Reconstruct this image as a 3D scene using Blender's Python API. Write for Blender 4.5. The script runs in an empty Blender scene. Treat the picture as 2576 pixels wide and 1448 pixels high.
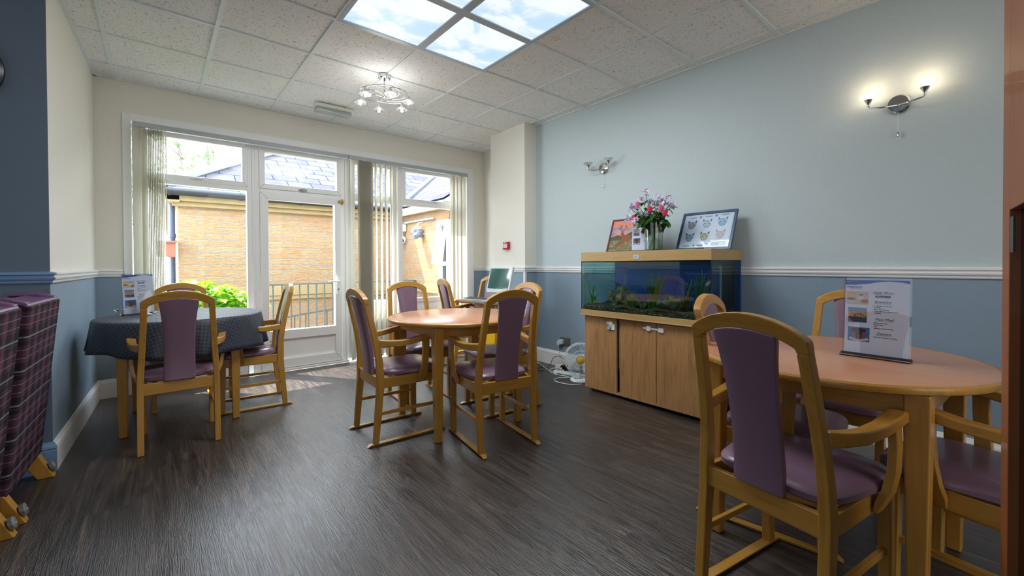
import bpy, bmesh, math, random
from mathutils import Vector, Matrix
C = bpy.context.scene.collection
SC = bpy.context.scene
PI = math.pi
def R(a): return math.radians(a)

# ------------------------------------------------------------------ camera
cam = bpy.data.cameras.new('camera'); camo = bpy.data.objects.new('camera', cam); C.objects.link(camo)
cam.sensor_width = 36; cam.lens = 1074.6 * 36 / 2576; cam.shift_y = -48.2 / 2576; cam.clip_start = .02; cam.clip_end = 200
yaw, pit, rol = R(39.882), R(-.627), R(-.285)
F = Vector((math.sin(yaw) * math.cos(pit), math.cos(yaw) * math.cos(pit), math.sin(pit)))
R0 = Vector((math.cos(yaw), -math.sin(yaw), 0)); U0 = R0.cross(F)
RR = R0 * math.cos(rol) + U0 * math.sin(rol); UU = U0 * math.cos(rol) - R0 * math.sin(rol)
M = Matrix((RR, UU, -F)).transposed().to_4x4(); M.translation = (.2587, -4.7218, 1.139)
camo.matrix_world = M
SC.camera = camo

# ------------------------------------------------------------------ world, sun, exposure
SC.view_settings.view_transform = 'Standard'; SC.view_settings.look = 'None'
SC.view_settings.exposure = 0.25; SC.view_settings.gamma = 1
SC.view_settings.use_curve_mapping = False
try:
    SC.cycles.use_denoising = True; SC.cycles.max_bounces = 10; SC.cycles.diffuse_bounces = 5; SC.cycles.glossy_bounces = 4
    SC.cycles.transparent_max_bounces = 24; SC.cycles.caustics_reflective = False; SC.cycles.caustics_refractive = False
    SC.cycles.sample_clamp_indirect = 6
except Exception: pass
W = bpy.data.worlds.new('sky'); SC.world = W; W.use_nodes = True
wn = W.node_tree; bg = wn.nodes['Background']
tc = wn.nodes.new('ShaderNodeTexCoord'); sp = wn.nodes.new('ShaderNodeSeparateXYZ'); cr = wn.nodes.new('ShaderNodeValToRGB')
wn.links.new(tc.outputs['Generated'], sp.inputs[0]); wn.links.new(sp.outputs['Z'], cr.inputs[0]); wn.links.new(cr.outputs[0], bg.inputs[0])
cr.color_ramp.elements[0].position = 0; cr.color_ramp.elements[0].color = (.92, .96, 1, 1)
cr.color_ramp.elements[1].position = .9; cr.color_ramp.elements[1].color = (.66, .83, 1, 1)
bg.inputs[1].default_value = 13.0
sun = bpy.data.lights.new('sun', 'SUN'); suno = bpy.data.objects.new('sun', sun); C.objects.link(suno)
sun.energy = 16; sun.color = (1, .93, .82); sun.angle = R(.6)
suno.rotation_euler = Vector((.28, -.42, -.86)).to_track_quat('-Z', 'Y').to_euler()
def area(name, loc, sx, sy, e, col, rot=(0, 0, 0)):
    l = bpy.data.lights.new(name, 'AREA'); o = bpy.data.objects.new(name, l); C.objects.link(o)
    l.shape = 'RECTANGLE'; l.size = sx; l.size_y = sy; l.energy = e; l.color = col; o.location = loc; o.rotation_euler = rot
    return o
# unseen ceiling-level fill, added behind the camera to brighten the room
area('rear_ceiling_fill', (1.8, -6.6, 2.72), 1.2, 1.2, 14, (1, .97, .92))
# warm and cool fill lights added out of view, behind and left of camera
area('rear_fill_light', (.8, -8.1, 1.6), 4.5, 2.0, 48, (1, .96, .90), (R(90), 0, 0))
area('side_fill_light', (-3.4, -4.6, 1.6), 4.5, 2.0, 25, (.74, .85, 1), (R(90), 0, R(-90)))

# ------------------------------------------------------------------ materials
def lin(c):
    if isinstance(c, str): c = tuple(int(c[i:i + 2], 16) / 255 for i in (0, 2, 4))
    return tuple((x / 12.92 if x <= .04045 else ((x + .055) / 1.055) ** 2.4) for x in c)
MC = {}
class NT:
    def __init__(s, name):
        s.m = bpy.data.materials.new(name); s.m.use_nodes = True; s.t = s.m.node_tree; s.b = s.t.nodes['Principled BSDF']; s.out = s.t.nodes['Material Output']
    def n(s, typ, **k):
        o = s.t.nodes.new('ShaderNode' + typ)
        for a, v in k.items(): setattr(o, a, v)
        return o
    def l(s, a, b): s.t.links.new(a, b)
    def math(s, op, a, b=None, c=None):
        o = s.n('Math', operation=op)
        for i, v in enumerate((a, b, c)):
            if v is None: continue
            if isinstance(v, (int, float)): o.inputs[i].default_value = v
            else: s.l(v, o.inputs[i])
        return o.outputs[0]
    def co(s, kind='Object', scale=(1, 1, 1), rot=(0, 0, 0), loc=(0, 0, 0)):
        t = s.n('TexCoord'); m = s.n('Mapping'); s.l(t.outputs[kind], m.inputs[0])
        m.inputs['Scale'].default_value = scale; m.inputs['Rotation'].default_value = rot; m.inputs['Location'].default_value = loc
        return m.outputs[0]
    def noise(s, co, scale, detail=3, rough=.5, dist=0):
        o = s.n('TexNoise'); s.l(co, o.inputs['Vector']); o.inputs['Scale'].default_value = scale; o.inputs['Detail'].default_value = detail
        o.inputs['Roughness'].default_value = rough; o.inputs['Distortion'].default_value = dist
        return o.outputs[0]
    def ramp(s, f, *st):
        o = s.n('ValToRGB'); s.l(f, o.inputs[0]); e = o.color_ramp.elements
        while len(e) < len(st): e.new(.5)
        for i, (p, c) in enumerate(st): e[i].position = p; e[i].color = (*c, 1)
        return o.outputs[0]
    def mix(s, f, a, b, typ='MIX'):
        o = s.n('Mix', data_type='RGBA', blend_type=typ)
        for i, v in ((0, f), (6, a), (7, b)):
            if isinstance(v, (int, float)): o.inputs[i].default_value = v
            elif isinstance(v, tuple): o.inputs[i].default_value = (*v, 1)
            else: s.l(v, o.inputs[i])
        return o.outputs[2]
    def bump(s, h, st, d=.01):
        o = s.n('Bump'); s.l(h, o.inputs['Height']); o.inputs['Strength'].default_value = st; o.inputs['Distance'].default_value = d
        s.l(o.outputs[0], s.b.inputs['Normal'])
    def col(s, v):
        if isinstance(v, tuple): s.b.inputs['Base Color'].default_value = (*v, 1)
        else: s.l(v, s.b.inputs['Base Color'])
    def fin(s, rough=.5, metal=0, spec=.5, coat=0):
        if isinstance(rough, (int, float)): s.b.inputs['Roughness'].default_value = rough
        else: s.l(rough, s.b.inputs['Roughness'])
        s.b.inputs['Metallic'].default_value = metal; s.b.inputs['Specular IOR Level'].default_value = spec
        s.b.inputs['Coat Weight'].default_value = coat
        return s.m
def plain(name, c, rough=.5, metal=0, spec=.5, bump=0, bs=60, coat=0, var=.04):
    """A procedural surface: one colour with a slight noise in it."""
    if name in MC: return MC[name]
    n = NT(name); c = lin(c); co = n.co()
    f = n.noise(co, bs, 3)
    n.col(n.mix(f, tuple(x * (1 - var) for x in c), tuple(min(1, x * (1 + var)) for x in c)))
    if bump: n.bump(f, bump, .002)
    MC[name] = n.fin(rough, metal, spec, coat); return MC[name]
def wood(name, a, b, axis=2, rough=.35, scale=1, coat=0.15, ring=8):
    if name in MC: return MC[name]
    n = NT(name); s = [14, 14, 14]; s[axis] = 1.1
    co = n.co(scale=tuple(x * scale for x in s)); f = n.noise(co, 2.2, 5, .6, .8)
    s2 = [60, 60, 60]; s2[axis] = 2.5; f2 = n.noise(n.co(scale=tuple(s2)), 2, 2)
    f = n.math('ADD', n.math('MULTIPLY', f, .75), n.math('MULTIPLY', f2, .25))
    n.col(n.ramp(f, (.3, lin(a)), (.5, lin(b)), (.72, lin(a)))); n.bump(f, .05, .001)
    MC[name] = n.fin(rough, 0, .5, coat); return MC[name]
def emis(name, c, st):
    if name in MC: return MC[name]
    n = NT(name); n.col((0, 0, 0)); n.b.inputs['Emission Color'].default_value = (*lin(c), 1); n.b.inputs['Emission Strength'].default_value = st
    MC[name] = n.fin(.5); return MC[name]
def glass(name, tint=(1, 1, 1), refl=1.0, rough=0.0):
    """Thin pane: see-through with a Fresnel reflection."""
    if name in MC: return MC[name]
    n = NT(name); tr = n.n('BsdfTransparent'); gl = n.n('BsdfGlossy'); mx = n.n('MixShader'); fr = n.n('Fresnel')
    geo = n.n('NewGeometry'); n.l(n.math('SUBTRACT', 1.45, n.math('MULTIPLY', geo.outputs['Backfacing'], 1.45 - 1 / 1.45)), fr.inputs[0]); tr.inputs[0].default_value = (*tint, 1); gl.inputs['Roughness'].default_value = rough
    n.l(n.math('MULTIPLY', fr.outputs[0], refl), mx.inputs[0]); n.l(tr.outputs[0], mx.inputs[1]); n.l(gl.outputs[0], mx.inputs[2]); n.l(mx.outputs[0], n.out.inputs[0])
    MC[name] = n.m; return n.m
WOOD = wood('beech', '9E712C', 'B88738', 2, .32)
WOODX = wood('beech_across', '9E712C', 'B88738', 0, .32)
WOODY = wood('beech_along', '9E712C', 'B88738', 1, .32)
TTOP = wood('beech_laminate', 'B47C58', 'C48A68', 1, .28)
TANKW = wood('oak_laminate_pale', '9C7C4C', 'B0905C', 1, .45)
DOORW = wood('walnut_laminate', '7E5430', 'B08454', 2, .42, .8)
DESKW = wood('desk_laminate', '9C7450', 'AC8460', 1, .4)
VINYL = plain('mauve_vinyl', '7E6276', .30, bump=.15, bs=300, coat=.2)
WHITE = plain('white_upvc', 'F0F2F2', .3)
GLOSSW = plain('white_gloss_paint', 'E8EAEA', .3)
CHROME = plain('chrome', 'C8CACC', .08, 1)
BLACK = plain('black_plastic', '141416', .35)
GREYP = plain('grey_plastic', '9AA0A2', .4)
WPLAST = plain('white_plastic', 'D8E0E2', .35)
PAPER = plain('paper', 'D4DAEC', .6)
STEEL = plain('brushed_steel', '8E9090', .35, 1)
CREAM = plain('cream_wall_paint', 'E0DED4', .75, bump=.05, bs=40, spec=.2)
BLUEW = plain('pale_wall_paint', 'BAC7CA', .75, bump=.05, bs=40, spec=.2)
DADO = plain('blue_grey_dado_paint', '879AAA', .7, bump=.05, bs=40, spec=.2)
SLATE = plain('slate_blue_wall_paint', '62707E', .75, bump=.05, bs=40, spec=.2)

# ------------------------------------------------------------------ mesh building
class MB:
    def __init__(s): s.bm = bmesh.new()
    def face(s, *v):
        try: return s.bm.faces.new(v)
        except ValueError: return None
    def hexa(s, p):
        v = [s.bm.verts.new(q) for q in p]
        for f in ((3, 2, 1, 0), (4, 5, 6, 7), (0, 1, 5, 4), (1, 2, 6, 5), (2, 3, 7, 6), (3, 0, 4, 7)): s.face(*[v[i] for i in f])
        return s
    def box(s, x0, x1, y0, y1, z0, z1, mat=None):
        p = [Vector(q) for q in ((x0, y0, z0), (x1, y0, z0), (x1, y1, z0), (x0, y1, z0), (x0, y0, z1), (x1, y0, z1), (x1, y1, z1), (x0, y1, z1))]
        if mat: p = [mat @ q for q in p]
        return s.hexa(p)
    def cbox(s, c, d, mat=None):
        return s.box(c[0] - d[0] / 2, c[0] + d[0] / 2, c[1] - d[1] / 2, c[1] + d[1] / 2, c[2] - d[2] / 2, c[2] + d[2] / 2, mat)
    def rings(s, rs, closed=False, cap=True):
        vs = [[s.bm.verts.new(p) for p in r] for r in rs]; n = len(vs[0]); k = len(vs)
        for i in range(k if closed else k - 1):
            a, b = vs[i], vs[(i + 1) % k]
            for j in range(n): s.face(a[j], a[(j + 1) % n], b[(j + 1) % n], b[j])
        if cap and not closed: s.face(*vs[0][::-1]); s.face(*vs[-1])
        return s
    def sweep(s, pts, w, h, side):
        """Rectangular bar along pts; w across `side`, h across the other way."""
        pts = [Vector(p) for p in pts]; side = Vector(side).normalized(); rs = []
        for i, p in enumerate(pts):
            d = (pts[min(i + 1, len(pts) - 1)] - pts[max(i - 1, 0)]).normalized(); u = side.cross(d).normalized(); sd = d.cross(u).normalized()
            ww = w[i] if isinstance(w, (list, tuple)) else w; hh = h[i] if isinstance(h, (list, tuple)) else h
            rs.append([p + sd * ww / 2 + u * hh / 2, p - sd * ww / 2 + u * hh / 2, p - sd * ww / 2 - u * hh / 2, p + sd * ww / 2 - u * hh / 2])
        return s.rings(rs)
    def tube(s, pts, r, n=8, closed=False, cap=True):
        pts = [Vector(p) for p in pts]; rs = []; k = len(pts); up = None
        for i, p in enumerate(pts):
            a = pts[(i - 1) % k] if closed else pts[max(i - 1, 0)]; b = pts[(i + 1) % k] if closed else pts[min(i + 1, k - 1)]
            d = (b - a).normalized()
            if up is None: up = d.orthogonal().normalized()
            up = (up - d * up.dot(d)); up = up.normalized() if up.length > 1e-6 else d.orthogonal().normalized()
            v = d.cross(up); rr = r[i] if isinstance(r, (list, tuple)) else r
            rs.append([p + (up * math.cos(2 * PI * j / n) + v * math.sin(2 * PI * j / n)) * rr for j in range(n)])
        return s.rings(rs, closed, cap)
    def lathe(s, prof, c=(0, 0, 0), n=24, axis=(0, 0, 1), cap=True, sx=1, wob=None):
        q = Vector((0, 0, 1)).rotation_difference(Vector(axis)).to_matrix(); c = Vector(c); rs = []
        for r, z in prof: rs.append([c + q @ Vector((r * sx * math.cos(2 * PI * j / n), r * math.sin(2 * PI * j / n), z)) for j in range(n)])
        return s.rings(rs, False, cap)
    def prism(s, poly, fn, t0, t1):
        """poly in 2D, mapped by fn(a, b, t)."""
        a = [s.bm.verts.new(fn(x, y, t0)) for x, y in poly]; b = [s.bm.verts.new(fn(x, y, t1)) for x, y in poly]; n = len(poly)
        s.face(*a[::-1]); s.face(*b)
        for i in range(n): s.face(a[i], a[(i + 1) % n], b[(i + 1) % n], b[i])
        return s
    def sheet(s, g, closed_u=False):
        v = [[s.bm.verts.new(p) for p in r] for r in g]
        for i in range(len(v) - 1):
            n = len(v[i])
            for j in range(n if closed_u else n - 1): s.face(v[i][j], v[i][(j + 1) % n], v[i + 1][(j + 1) % n], v[i + 1][j])
        return s
    def blob(s, c, r, seed=0, amp=.2, n=3, sc=(1, 1, 1)):
        m = bmesh.new(); bmesh.ops.create_icosphere(m, subdivisions=n, radius=1); rnd = random.Random(seed)
        ph = [(Vector((rnd.uniform(-3, 3), rnd.uniform(-3, 3), rnd.uniform(-3, 3))), rnd.uniform(0, 6)) for _ in range(7)]; mp = {}
        for v in m.verts:
            d = v.co.normalized(); k = 1 + amp * sum(math.sin(a.dot(d) * 1.6 + b) for a, b in ph) / 3
            mp[v] = s.bm.verts.new(Vector(c) + Vector((d.x * sc[0], d.y * sc[1], d.z * sc[2])) * r * k)
        for f in m.faces: s.face(*[mp[v] for v in f.verts])
        m.free(); return s
    def build(s, name, mat, parent=None, smooth=False, bev=0, seg=2, sub=0, loc=None, fix=True):
        if fix: bmesh.ops.recalc_face_normals(s.bm, faces=s.bm.faces)
        me = bpy.data.meshes.new(name); s.bm.to_mesh(me); s.bm.free(); me.materials.append(mat)
        if smooth:
            me.polygons.foreach_set('use_smooth', [True] * len(me.polygons))
            if bev == 0 and not sub:
                try: me.set_sharp_from_angle(angle=R(38))
                except Exception: pass
        o = bpy.data.objects.new(name, me); C.objects.link(o)
        if parent: o.parent = parent
        if loc: o.location = loc
        if bev:
            b = o.modifiers.new('bevel', 'BEVEL'); b.width = bev; b.segments = seg; b.limit_method = 'ANGLE'; b.angle_limit = R(35)
            me.polygons.foreach_set('use_smooth', [True] * len(me.polygons))
            try: b.harden_normals = True
            except Exception: pass
        if sub:
            b = o.modifiers.new('subdivision', 'SUBSURF'); b.levels = sub; b.render_levels = sub
        return o
def thing(name, label, cat, loc=(0, 0, 0), rz=0, group=None, rot=None):
    o = bpy.data.objects.new(name, None); C.objects.link(o); o.empty_display_size = .1
    o.location = loc; o.rotation_euler = rot if rot else (0, 0, rz); o['label'] = label; o['category'] = cat
    if group: o['group'] = group
    return o
def tag(o, label, cat, group=None):
    o['label'] = label; o['category'] = cat
    if group: o['group'] = group
    return o
def struct(o):
    o['kind'] = 'structure'; return o
def dup(root, loc, rz, label=None, group=None):
    r = root.copy(); C.objects.link(r); r.location = loc; r.rotation_euler = (0, 0, rz)
    if label: r['label'] = label
    if group: r['group'] = group
    for ch in list(root.children):
        c = ch.copy(); C.objects.link(c); c.parent = r
        for g in ch.children:
            d = g.copy(); C.objects.link(d); d.parent = c
    return r
def text(name, body, size, mat, parent, loc, rot=(0, 0, 0), shear=0, depth=.0004, ax='LEFT', bold=0, mtx=None):
    cu = bpy.data.curves.new(name, 'FONT'); cu.body = body; cu.size = size; cu.extrude = depth; cu.shear = shear; cu.align_x = ax; cu.offset = bold
    t = bpy.data.objects.new(name, cu); C.objects.link(t)
    bpy.context.view_layer.update()
    me = bpy.data.meshes.new_from_object(t.evaluated_get(bpy.context.evaluated_depsgraph_get()))
    bpy.data.objects.remove(t); me.materials.clear(); me.materials.append(mat); me.name = name
    o = bpy.data.objects.new(name, me); C.objects.link(o); o.parent = parent; o.location = loc; o.rotation_euler = rot
    return o

# ================================================================== ROOM SHELL
H = 2.76; WY = .35; RX = 3.72
def fmat():
    n = NT('dark_plank_floor'); co = n.co(); co2 = n.co(rot=(0, 0, PI / 2))
    br = n.n('TexBrick'); n.l(co2, br.inputs[0]); br.inputs['Scale'].default_value = 1; br.inputs['Brick Width'].default_value = 1.22; br.inputs['Row Height'].default_value = .18
    br.inputs['Mortar Size'].default_value = .0012; br.inputs['Color1'].default_value = (.3, .3, .3, 1); br.inputs['Color2'].default_value = (.7, .7, .7, 1); br.inputs['Mortar'].default_value = (0, 0, 0, 1); br.offset = .37
    off = n.n('VectorMath', operation='ADD'); mu = n.n('VectorMath', operation='SCALE'); n.l(br.outputs[0], mu.inputs[0]); mu.inputs[3].default_value = 7
    n.l(co, off.inputs[0]); n.l(mu.outputs[0], off.inputs[1])
    mp = n.n('Mapping'); n.l(off.outputs[0], mp.inputs[0]); mp.inputs['Scale'].default_value = (22, 1.5, 1)
    g = n.noise(mp.outputs[0], 1.3, 7, .66, 1.2)
    mp2 = n.n('Mapping'); n.l(off.outputs[0], mp2.inputs[0]); mp2.inputs['Scale'].default_value = (5, .7, 1)
    g2 = n.ramp(n.noise(mp2.outputs[0], 1, 4, .6, .8), (.35, (0, 0, 0)), (.65, (1, 1, 1)))
    mp3 = n.n('Mapping'); n.l(off.outputs[0], mp3.inputs[0]); mp3.inputs['Scale'].default_value = (75, 5, 1); g3 = n.noise(mp3.outputs[0], 1.0, 3, .5, 2.8)
    base = n.ramp(g, (.32, lin('171312')), (.47, lin('342B27')), (.58, lin('4E413A')), (.74, lin('74624F')))
    base = n.mix(n.math('MULTIPLY', g2, .6), base, lin('2A2523'))
    base = n.mix(n.math('MULTIPLY', br.outputs['Fac'], .8), base, lin('151210'))
    n.col(base)
    w = n.n('TexWave'); n.l(mp.outputs[0], w.inputs[0]); w.inputs['Scale'].default_value = 2.2; w.inputs['Distortion'].default_value = 16; w.inputs['Detail'].default_value = 2; w.inputs['Detail Scale'].default_value = .35
    hh = n.math('SUBTRACT', n.math('ADD', n.math('MULTIPLY', n.ramp(g3, (.42, (0, 0, 0)), (.58, (1, 1, 1))), .55), n.math('MULTIPLY', w.outputs['Fac'], .12)), n.math('MULTIPLY', br.outputs['Fac'], 2))
    n.bump(hh, .38, .0025)
    return n.fin(n.math('ADD', n.math('MULTIPLY', g, .24), .24), 0, 1.0)
FL = fmat()
struct(MB().box(-3.5, 4.2, -8.2, WY, -.12, 0).build('floor', FL))
def cmat():
    n = NT('fissured_ceiling_tile'); co = n.co(scale=(1, 1.0, 1)); 
    a = n.noise(n.co(scale=(1.0, .62, 1), rot=(0, 0, .5)), 88, 3, .55, 1.2)
    hole = n.math('GREATER_THAN', a, .625)
    b = n.noise(co, 3, 2)
    n.col(n.mix(n.math('MULTIPLY', hole, .6), n.mix(b, lin('DEDFDE'), lin('E6E7E6')), lin('55524A')))
    n.bump(n.math('SUBTRACT', 1, hole), .35, .003); return n.fin(.85, 0, .1)
CT = cmat()
# ceiling with an opening for the four lit panels
cb = MB()
for x0, x1, y0, y1 in ((-3.5, 1.2, -8.2, WY), (2.4, 4.2, -8.2, WY), (1.2, 2.4, -1.8, WY), (1.2, 2.4, -8.2, -3.0)): cb.box(x0, x1, y0, y1, H + .006, H + .05)
ceil = struct(cb.build('ceiling', CT))
TBAR = plain('white_tbar', 'D4DCDE', .45)
gb = MB()
for i in range(-5, 7):
    x = .6 * i
    if x < -.1: gb.box(x - .012, x + .012, -8.2, -1.25, H - .002, H + .012)
    elif i == 3: gb.box(x - .012, x + .012, -8.2, -3.0, H - .002, H + .012); gb.box(x - .012, x + .012, -1.8, WY, H - .002, H + .012)
    else: gb.box(x - .012, x + .012, -8.2, WY, H - .002, H + .012)
for j in range(0, 14):
    y = -.6 * j
    xl = -.15 if j < 3 else -3.5
    if j == 4: gb.box(xl, 1.2, y - .012, y + .012, H - .0025, H + .012); gb.box(2.4, RX, y - .012, y + .012, H - .0025, H + .012)
    else: gb.box(xl, RX if j > 1 else 3.97, y - .012, y + .012, H - .0025, H + .012)
gb.box(RX - .022, RX, -8.2, -1.03, H - .003, H + .012); gb.box(-.13, 3.97, WY - .022, WY, H - .003, H + .012)
gb.hexa([(-.13, WY, H - .003), (-.108, WY, H - .003), (-.168, -1.25, H - .003), (-.19, -1.25, H - .003), (-.13, WY, H + .012), (-.108, WY, H + .012), (-.168, -1.25, H + .012), (-.19, -1.25, H + .012)])
struct(gb.build('trim_1', TBAR))

# walls: upper and lower paint as two meshes of each wall
ZD = 1.055
def wall(name, boxes, up, lo):
    for nm, z0, z1, m in ((name, ZD, H + .05, up), (name, -.05, ZD, lo)):
        b = MB()
        for bx in boxes:
            if not isinstance(bx[0], tuple): b.box(bx[0], bx[1], bx[2], bx[3], z0, z1)
            else: b.hexa([(p[0], p[1], z0) for p in bx] + [(p[0], p[1], z1) for p in bx])
        struct(b.build(nm, m))
wall('wall_right', [(RX, RX + .3, -8.2, -1.03)], BLUEW, DADO)
wall('wall_pillar', [(3.54, RX + .3, -1.03, -.385), (3.97, 4.2, -.385, WY + .3)], CREAM, DADO)
wall('wall_left', [((-.13, WY), (-.4, WY), (-.46, -1.245), (-.19, -1.245))], CREAM, DADO)
wall('wall_corridor', [(-3.5, -.19, -1.252, -1.12)], SLATE, SLATE)
wall('wall_rear', [(-3.5, 4.2, -8.35, -8.2)], CREAM, DADO)
wall('wall_far_left', [(-3.65, -3.5, -8.2, -1.1)], SLATE, SLATE)
# window wall around the opening
OX0, OX1, OZ = .10, 3.66, 2.43
b = MB(); b.box(-.4, OX0, WY, WY + .28, ZD, H + .05); b.box(OX1, 4.2, WY, WY + .28, ZD, H + .05); b.box(OX0, OX1, WY, WY + .28, OZ, H + .05)
struct(b.build('wall_window', CREAM))
b = MB(); b.box(-.4, OX0, WY, WY + .28, -.05, ZD); b.box(OX1, 4.2, WY, WY + .28, -.05, ZD); b.box(OX0, .99, WY + .02, WY + .28, -.05, .62)
struct(b.build('wall_window', DADO))
# profiles extruded along a wall: (distance from the wall, height)
DP = [(0, 0), (.008, 0), (.012, .006), (.012, .016), (.02, .02), (.024, .03), (.016, .036), (.016, .044), (.028, .05), (.028, .058), (.01, .064), (0, .066)]
SP = [(0, 0), (.018, 0), (.018, .115), (.016, .122), (.02, .128), (.018, .14), (.010, .15), (.006, .16), (0, .162)]
def run(name, prof, segs, z0, mat):
    b = MB()
    for (x0, y0), (x1, y1), (nx, ny), e0, e1 in segs:
        d = Vector((x1 - x0, y1 - y0, 0)).normalized()
        b.prism(prof, lambda a, c, t: Vector((x0, y0, 0)) * (1 - t) + Vector((x1, y1, 0)) * t + Vector((nx, ny, 0)) * a + Vector((0, 0, z0 + c)) + d * a * (e1 if t > .5 else -e0), 0, 1)
    return struct(b.build(name, mat))
nl = Vector((1.6, -.06)).normalized()
rs = [((RX, -8.2), (RX, -1.03), (-1, 0), 0, -1), ((RX, -1.03), (3.54, -1.03), (0, -1), -1, 1), ((3.54, -1.03), (3.54, -.385), (-1, 0), 1, 1), ((3.97, -.385), (3.97, WY), (-1, 0), -1, -1)]
run('trim_2', DP, rs, 1.045, GLOSSW); run('baseboard_right', SP, rs, 0, GLOSSW)
ls = [((-.19, -1.25), (-.13, WY), nl, 0, -1)]
run('trim_3', DP, ls, 1.045, GLOSSW); run('baseboard_left', SP, ls, 0, GLOSSW)
BGL = plain('blue_gloss_paint', '6E90B4', .35)
cs = [((-3.5, -1.25), (-.19, -1.25), (0, -1), 0, 1)]
run('trim_4', DP, cs, 1.045, BGL); run('baseboard_corridor', SP, cs, 0, BGL)
run('trim_5', DP, [((-.13, WY), (.045, WY), (0, -1), -1, 0), ((3.77, WY), (3.97, WY), (0, -1), 0, -1)], 1.045, GLOSSW)
run('baseboard_window', SP, [((-.13, WY), (.045, WY), (0, -1), -1, 0), ((3.77, WY), (3.97, WY), (0, -1), 0, -1), ((.10, WY + .02), (.98, WY + .02), (0, -1), 0, 0)], 0, GLOSSW)
# white corner strip on the pillar, architrave round the opening
struct(MB().box(3.527, 3.556, -1.041, -1.012, .16, 1.045).build('trim_6', GLOSSW, bev=.003))
b = MB()
for q in ((OX0 - .05, OX0 + .006, 0, OZ + .06), (OX1 - .006, OX1 + .11, 0, OZ + .06), (OX0 + .006, OX1 - .006, OZ, OZ + .06)): b.box(q[0], q[1], WY - .018, WY + .002, q[2], q[3])
for q in ((OX0 - .002, OX0 + .008, 0, OZ), (OX1 - .008, OX1 + .002, 0, OZ), (OX0, OX1, OZ - .008, OZ + .002)): b.box(q[0], q[1], WY - .016, WY + .1, q[2], q[3])
struct(b.build('trim_7', GLOSSW, bev=.003))

# ------------------------------------------------------------------ windows and door
PANE = glass('window_glass', (1, 1, 1), .3)
FY0, FY1 = .40, .47
ZT0, ZT1 = 1.905, 2.02          # transom
def fr(b, x0, x1, z0, z1, w=.045, y0=FY0, y1=FY1, wb=None):
    wb = wb or w
    P = lambda x, z, t: Vector((x, t, z))
    for poly in ([(x0, z0), (x0 + w, z0 + wb), (x0 + w, z1 - w), (x0, z1)], [(x1, z0), (x1, z1), (x1 - w, z1 - w), (x1 - w, z0 + wb)],
                 [(x0, z0), (x1, z0), (x1 - w, z0 + wb), (x0 + w, z0 + wb)], [(x0, z1), (x0 + w, z1 - w), (x1 - w, z1 - w), (x1, z1)]): b.prism(poly, P, y0, y1)
def window(name, x0, x1, zb, low, vent=True):
    r = thing(name, '', 'window'); del r['label'], r['category']; struct(r)
    b = MB(); fr(b, x0, x1, zb, 2.42, .05, FY0, FY1)
    b.box(x0 + .05, x1 - .05, FY0, FY1, ZT0, ZT0 + .05)
    if low: b.box(x0 + .05, x1 - .05, FY0, FY1, low - .05, low)
    f = struct(b.build('window_frame', WHITE, r, bev=.004))
    b = MB(); fr(b, x0 + .04, x1 - .04, ZT0 + .04, 2.385, .05, FY0 - .015, FY1 - .01); struct(b.build('vent_sash', WHITE, r, bev=.006))
    b = MB(); b.box(x0 + .08, x1 - .08, .44, .445, ZT0 + .08, 2.35); b.box(x0 + .045, x1 - .045, .44, .445, (low or zb + .05) - .004, ZT0 + .004)
    struct(b.build('pane', PANE, r))
    xm = (x0 + x1) / 2
    b = MB().box(xm - .05, xm + .05, FY0 - .03, FY0 - .012, ZT0 + .058, ZT0 + .07).box(xm - .012, xm + .012, FY0 - .04, FY0 - .012, ZT0 + .054, ZT0 + .076)
    struct(b.build('handle', plain('white_handle', 'C8CACA', .3), r, bev=.002))
    return r, b
w1, _ = window('window_1', .11, 1.04, .63, None)
w2, _ = window('window_2', 2.0, 2.62, .03, .70)
w3, _ = window('window_3', 2.66, 3.65, .03, .70)
struct(MB().box(2.05, 2.57, .43, .45, .08, .66).build('lower_panel', WHITE, w2)); struct(MB().box(2.71, 3.6, .43, .45, .08, .66).build('lower_panel', WHITE, w3))
struct(MB().box(.10, 1.0, WY - .03, FY0 + .02, .60, .64).build('sill', WHITE, w1, bev=.006))
d1 = struct(bpy.data.objects.new('door_1', None)); C.objects.link(d1)
b = MB(); fr(b, 1.06, 1.98, .0, 2.42, .05, FY0, FY1, .035); b.box(1.11, 1.93, FY0, FY1, ZT0, ZT0 + .05); struct(b.build('door_frame', WHITE, d1, bev=.004))
b = MB(); fr(b, 1.10, 1.94, ZT0 + .04, 2.385, .055, FY0 - .015, FY1 - .01); struct(b.build('vent_sash', WHITE, d1, bev=.006))
b = MB(); fr(b, 1.105, 1.935, .03, ZT0 + .005, .078, FY0 - .02, FY1 - .02, .1); b.box(1.18, 1.86, FY0 - .02, FY1 - .02, .34, .44); struct(b.build('door_leaf', WHITE, d1, bev=.006))
struct(MB().box(1.18, 1.86, .415, .435, .1, .36).build('door_panel', WHITE, d1))
struct(MB().box(1.18, 1.86, .42, .425, .43, 1.84).box(1.15, 1.89, .44, .445, ZT0 + .08, 2.35).build('pane', PANE, d1))
b = MB().box(1.872, 1.90, .366, .382, .80, 1.02); b.tube([(1.886, .38, .95), (1.886, .335, .95), (1.87, .33, .95), (1.77, .335, .952)], .009)
hd = struct(b.build('door_handle', WHITE, d1, smooth=True)); struct(MB().lathe([(.009, 0), (.009, .01)], (1.886, .366, .86), 12, (0, -1, 0)).build('lock', plain('brass', 'B89848', .3, 1), d1))
b = MB().box(1.90, 1.96, .36, .385, 1.86, 1.885).box(1.935, 1.945, .35, .38, 1.84, 1.9); struct(b.build('door_restrictor', MC['brass'], d1))
struct(MB().box(1.03, 2.0, WY + .0, FY0, 0, .025).build('threshold', WHITE, d1, bev=.005))
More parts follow.
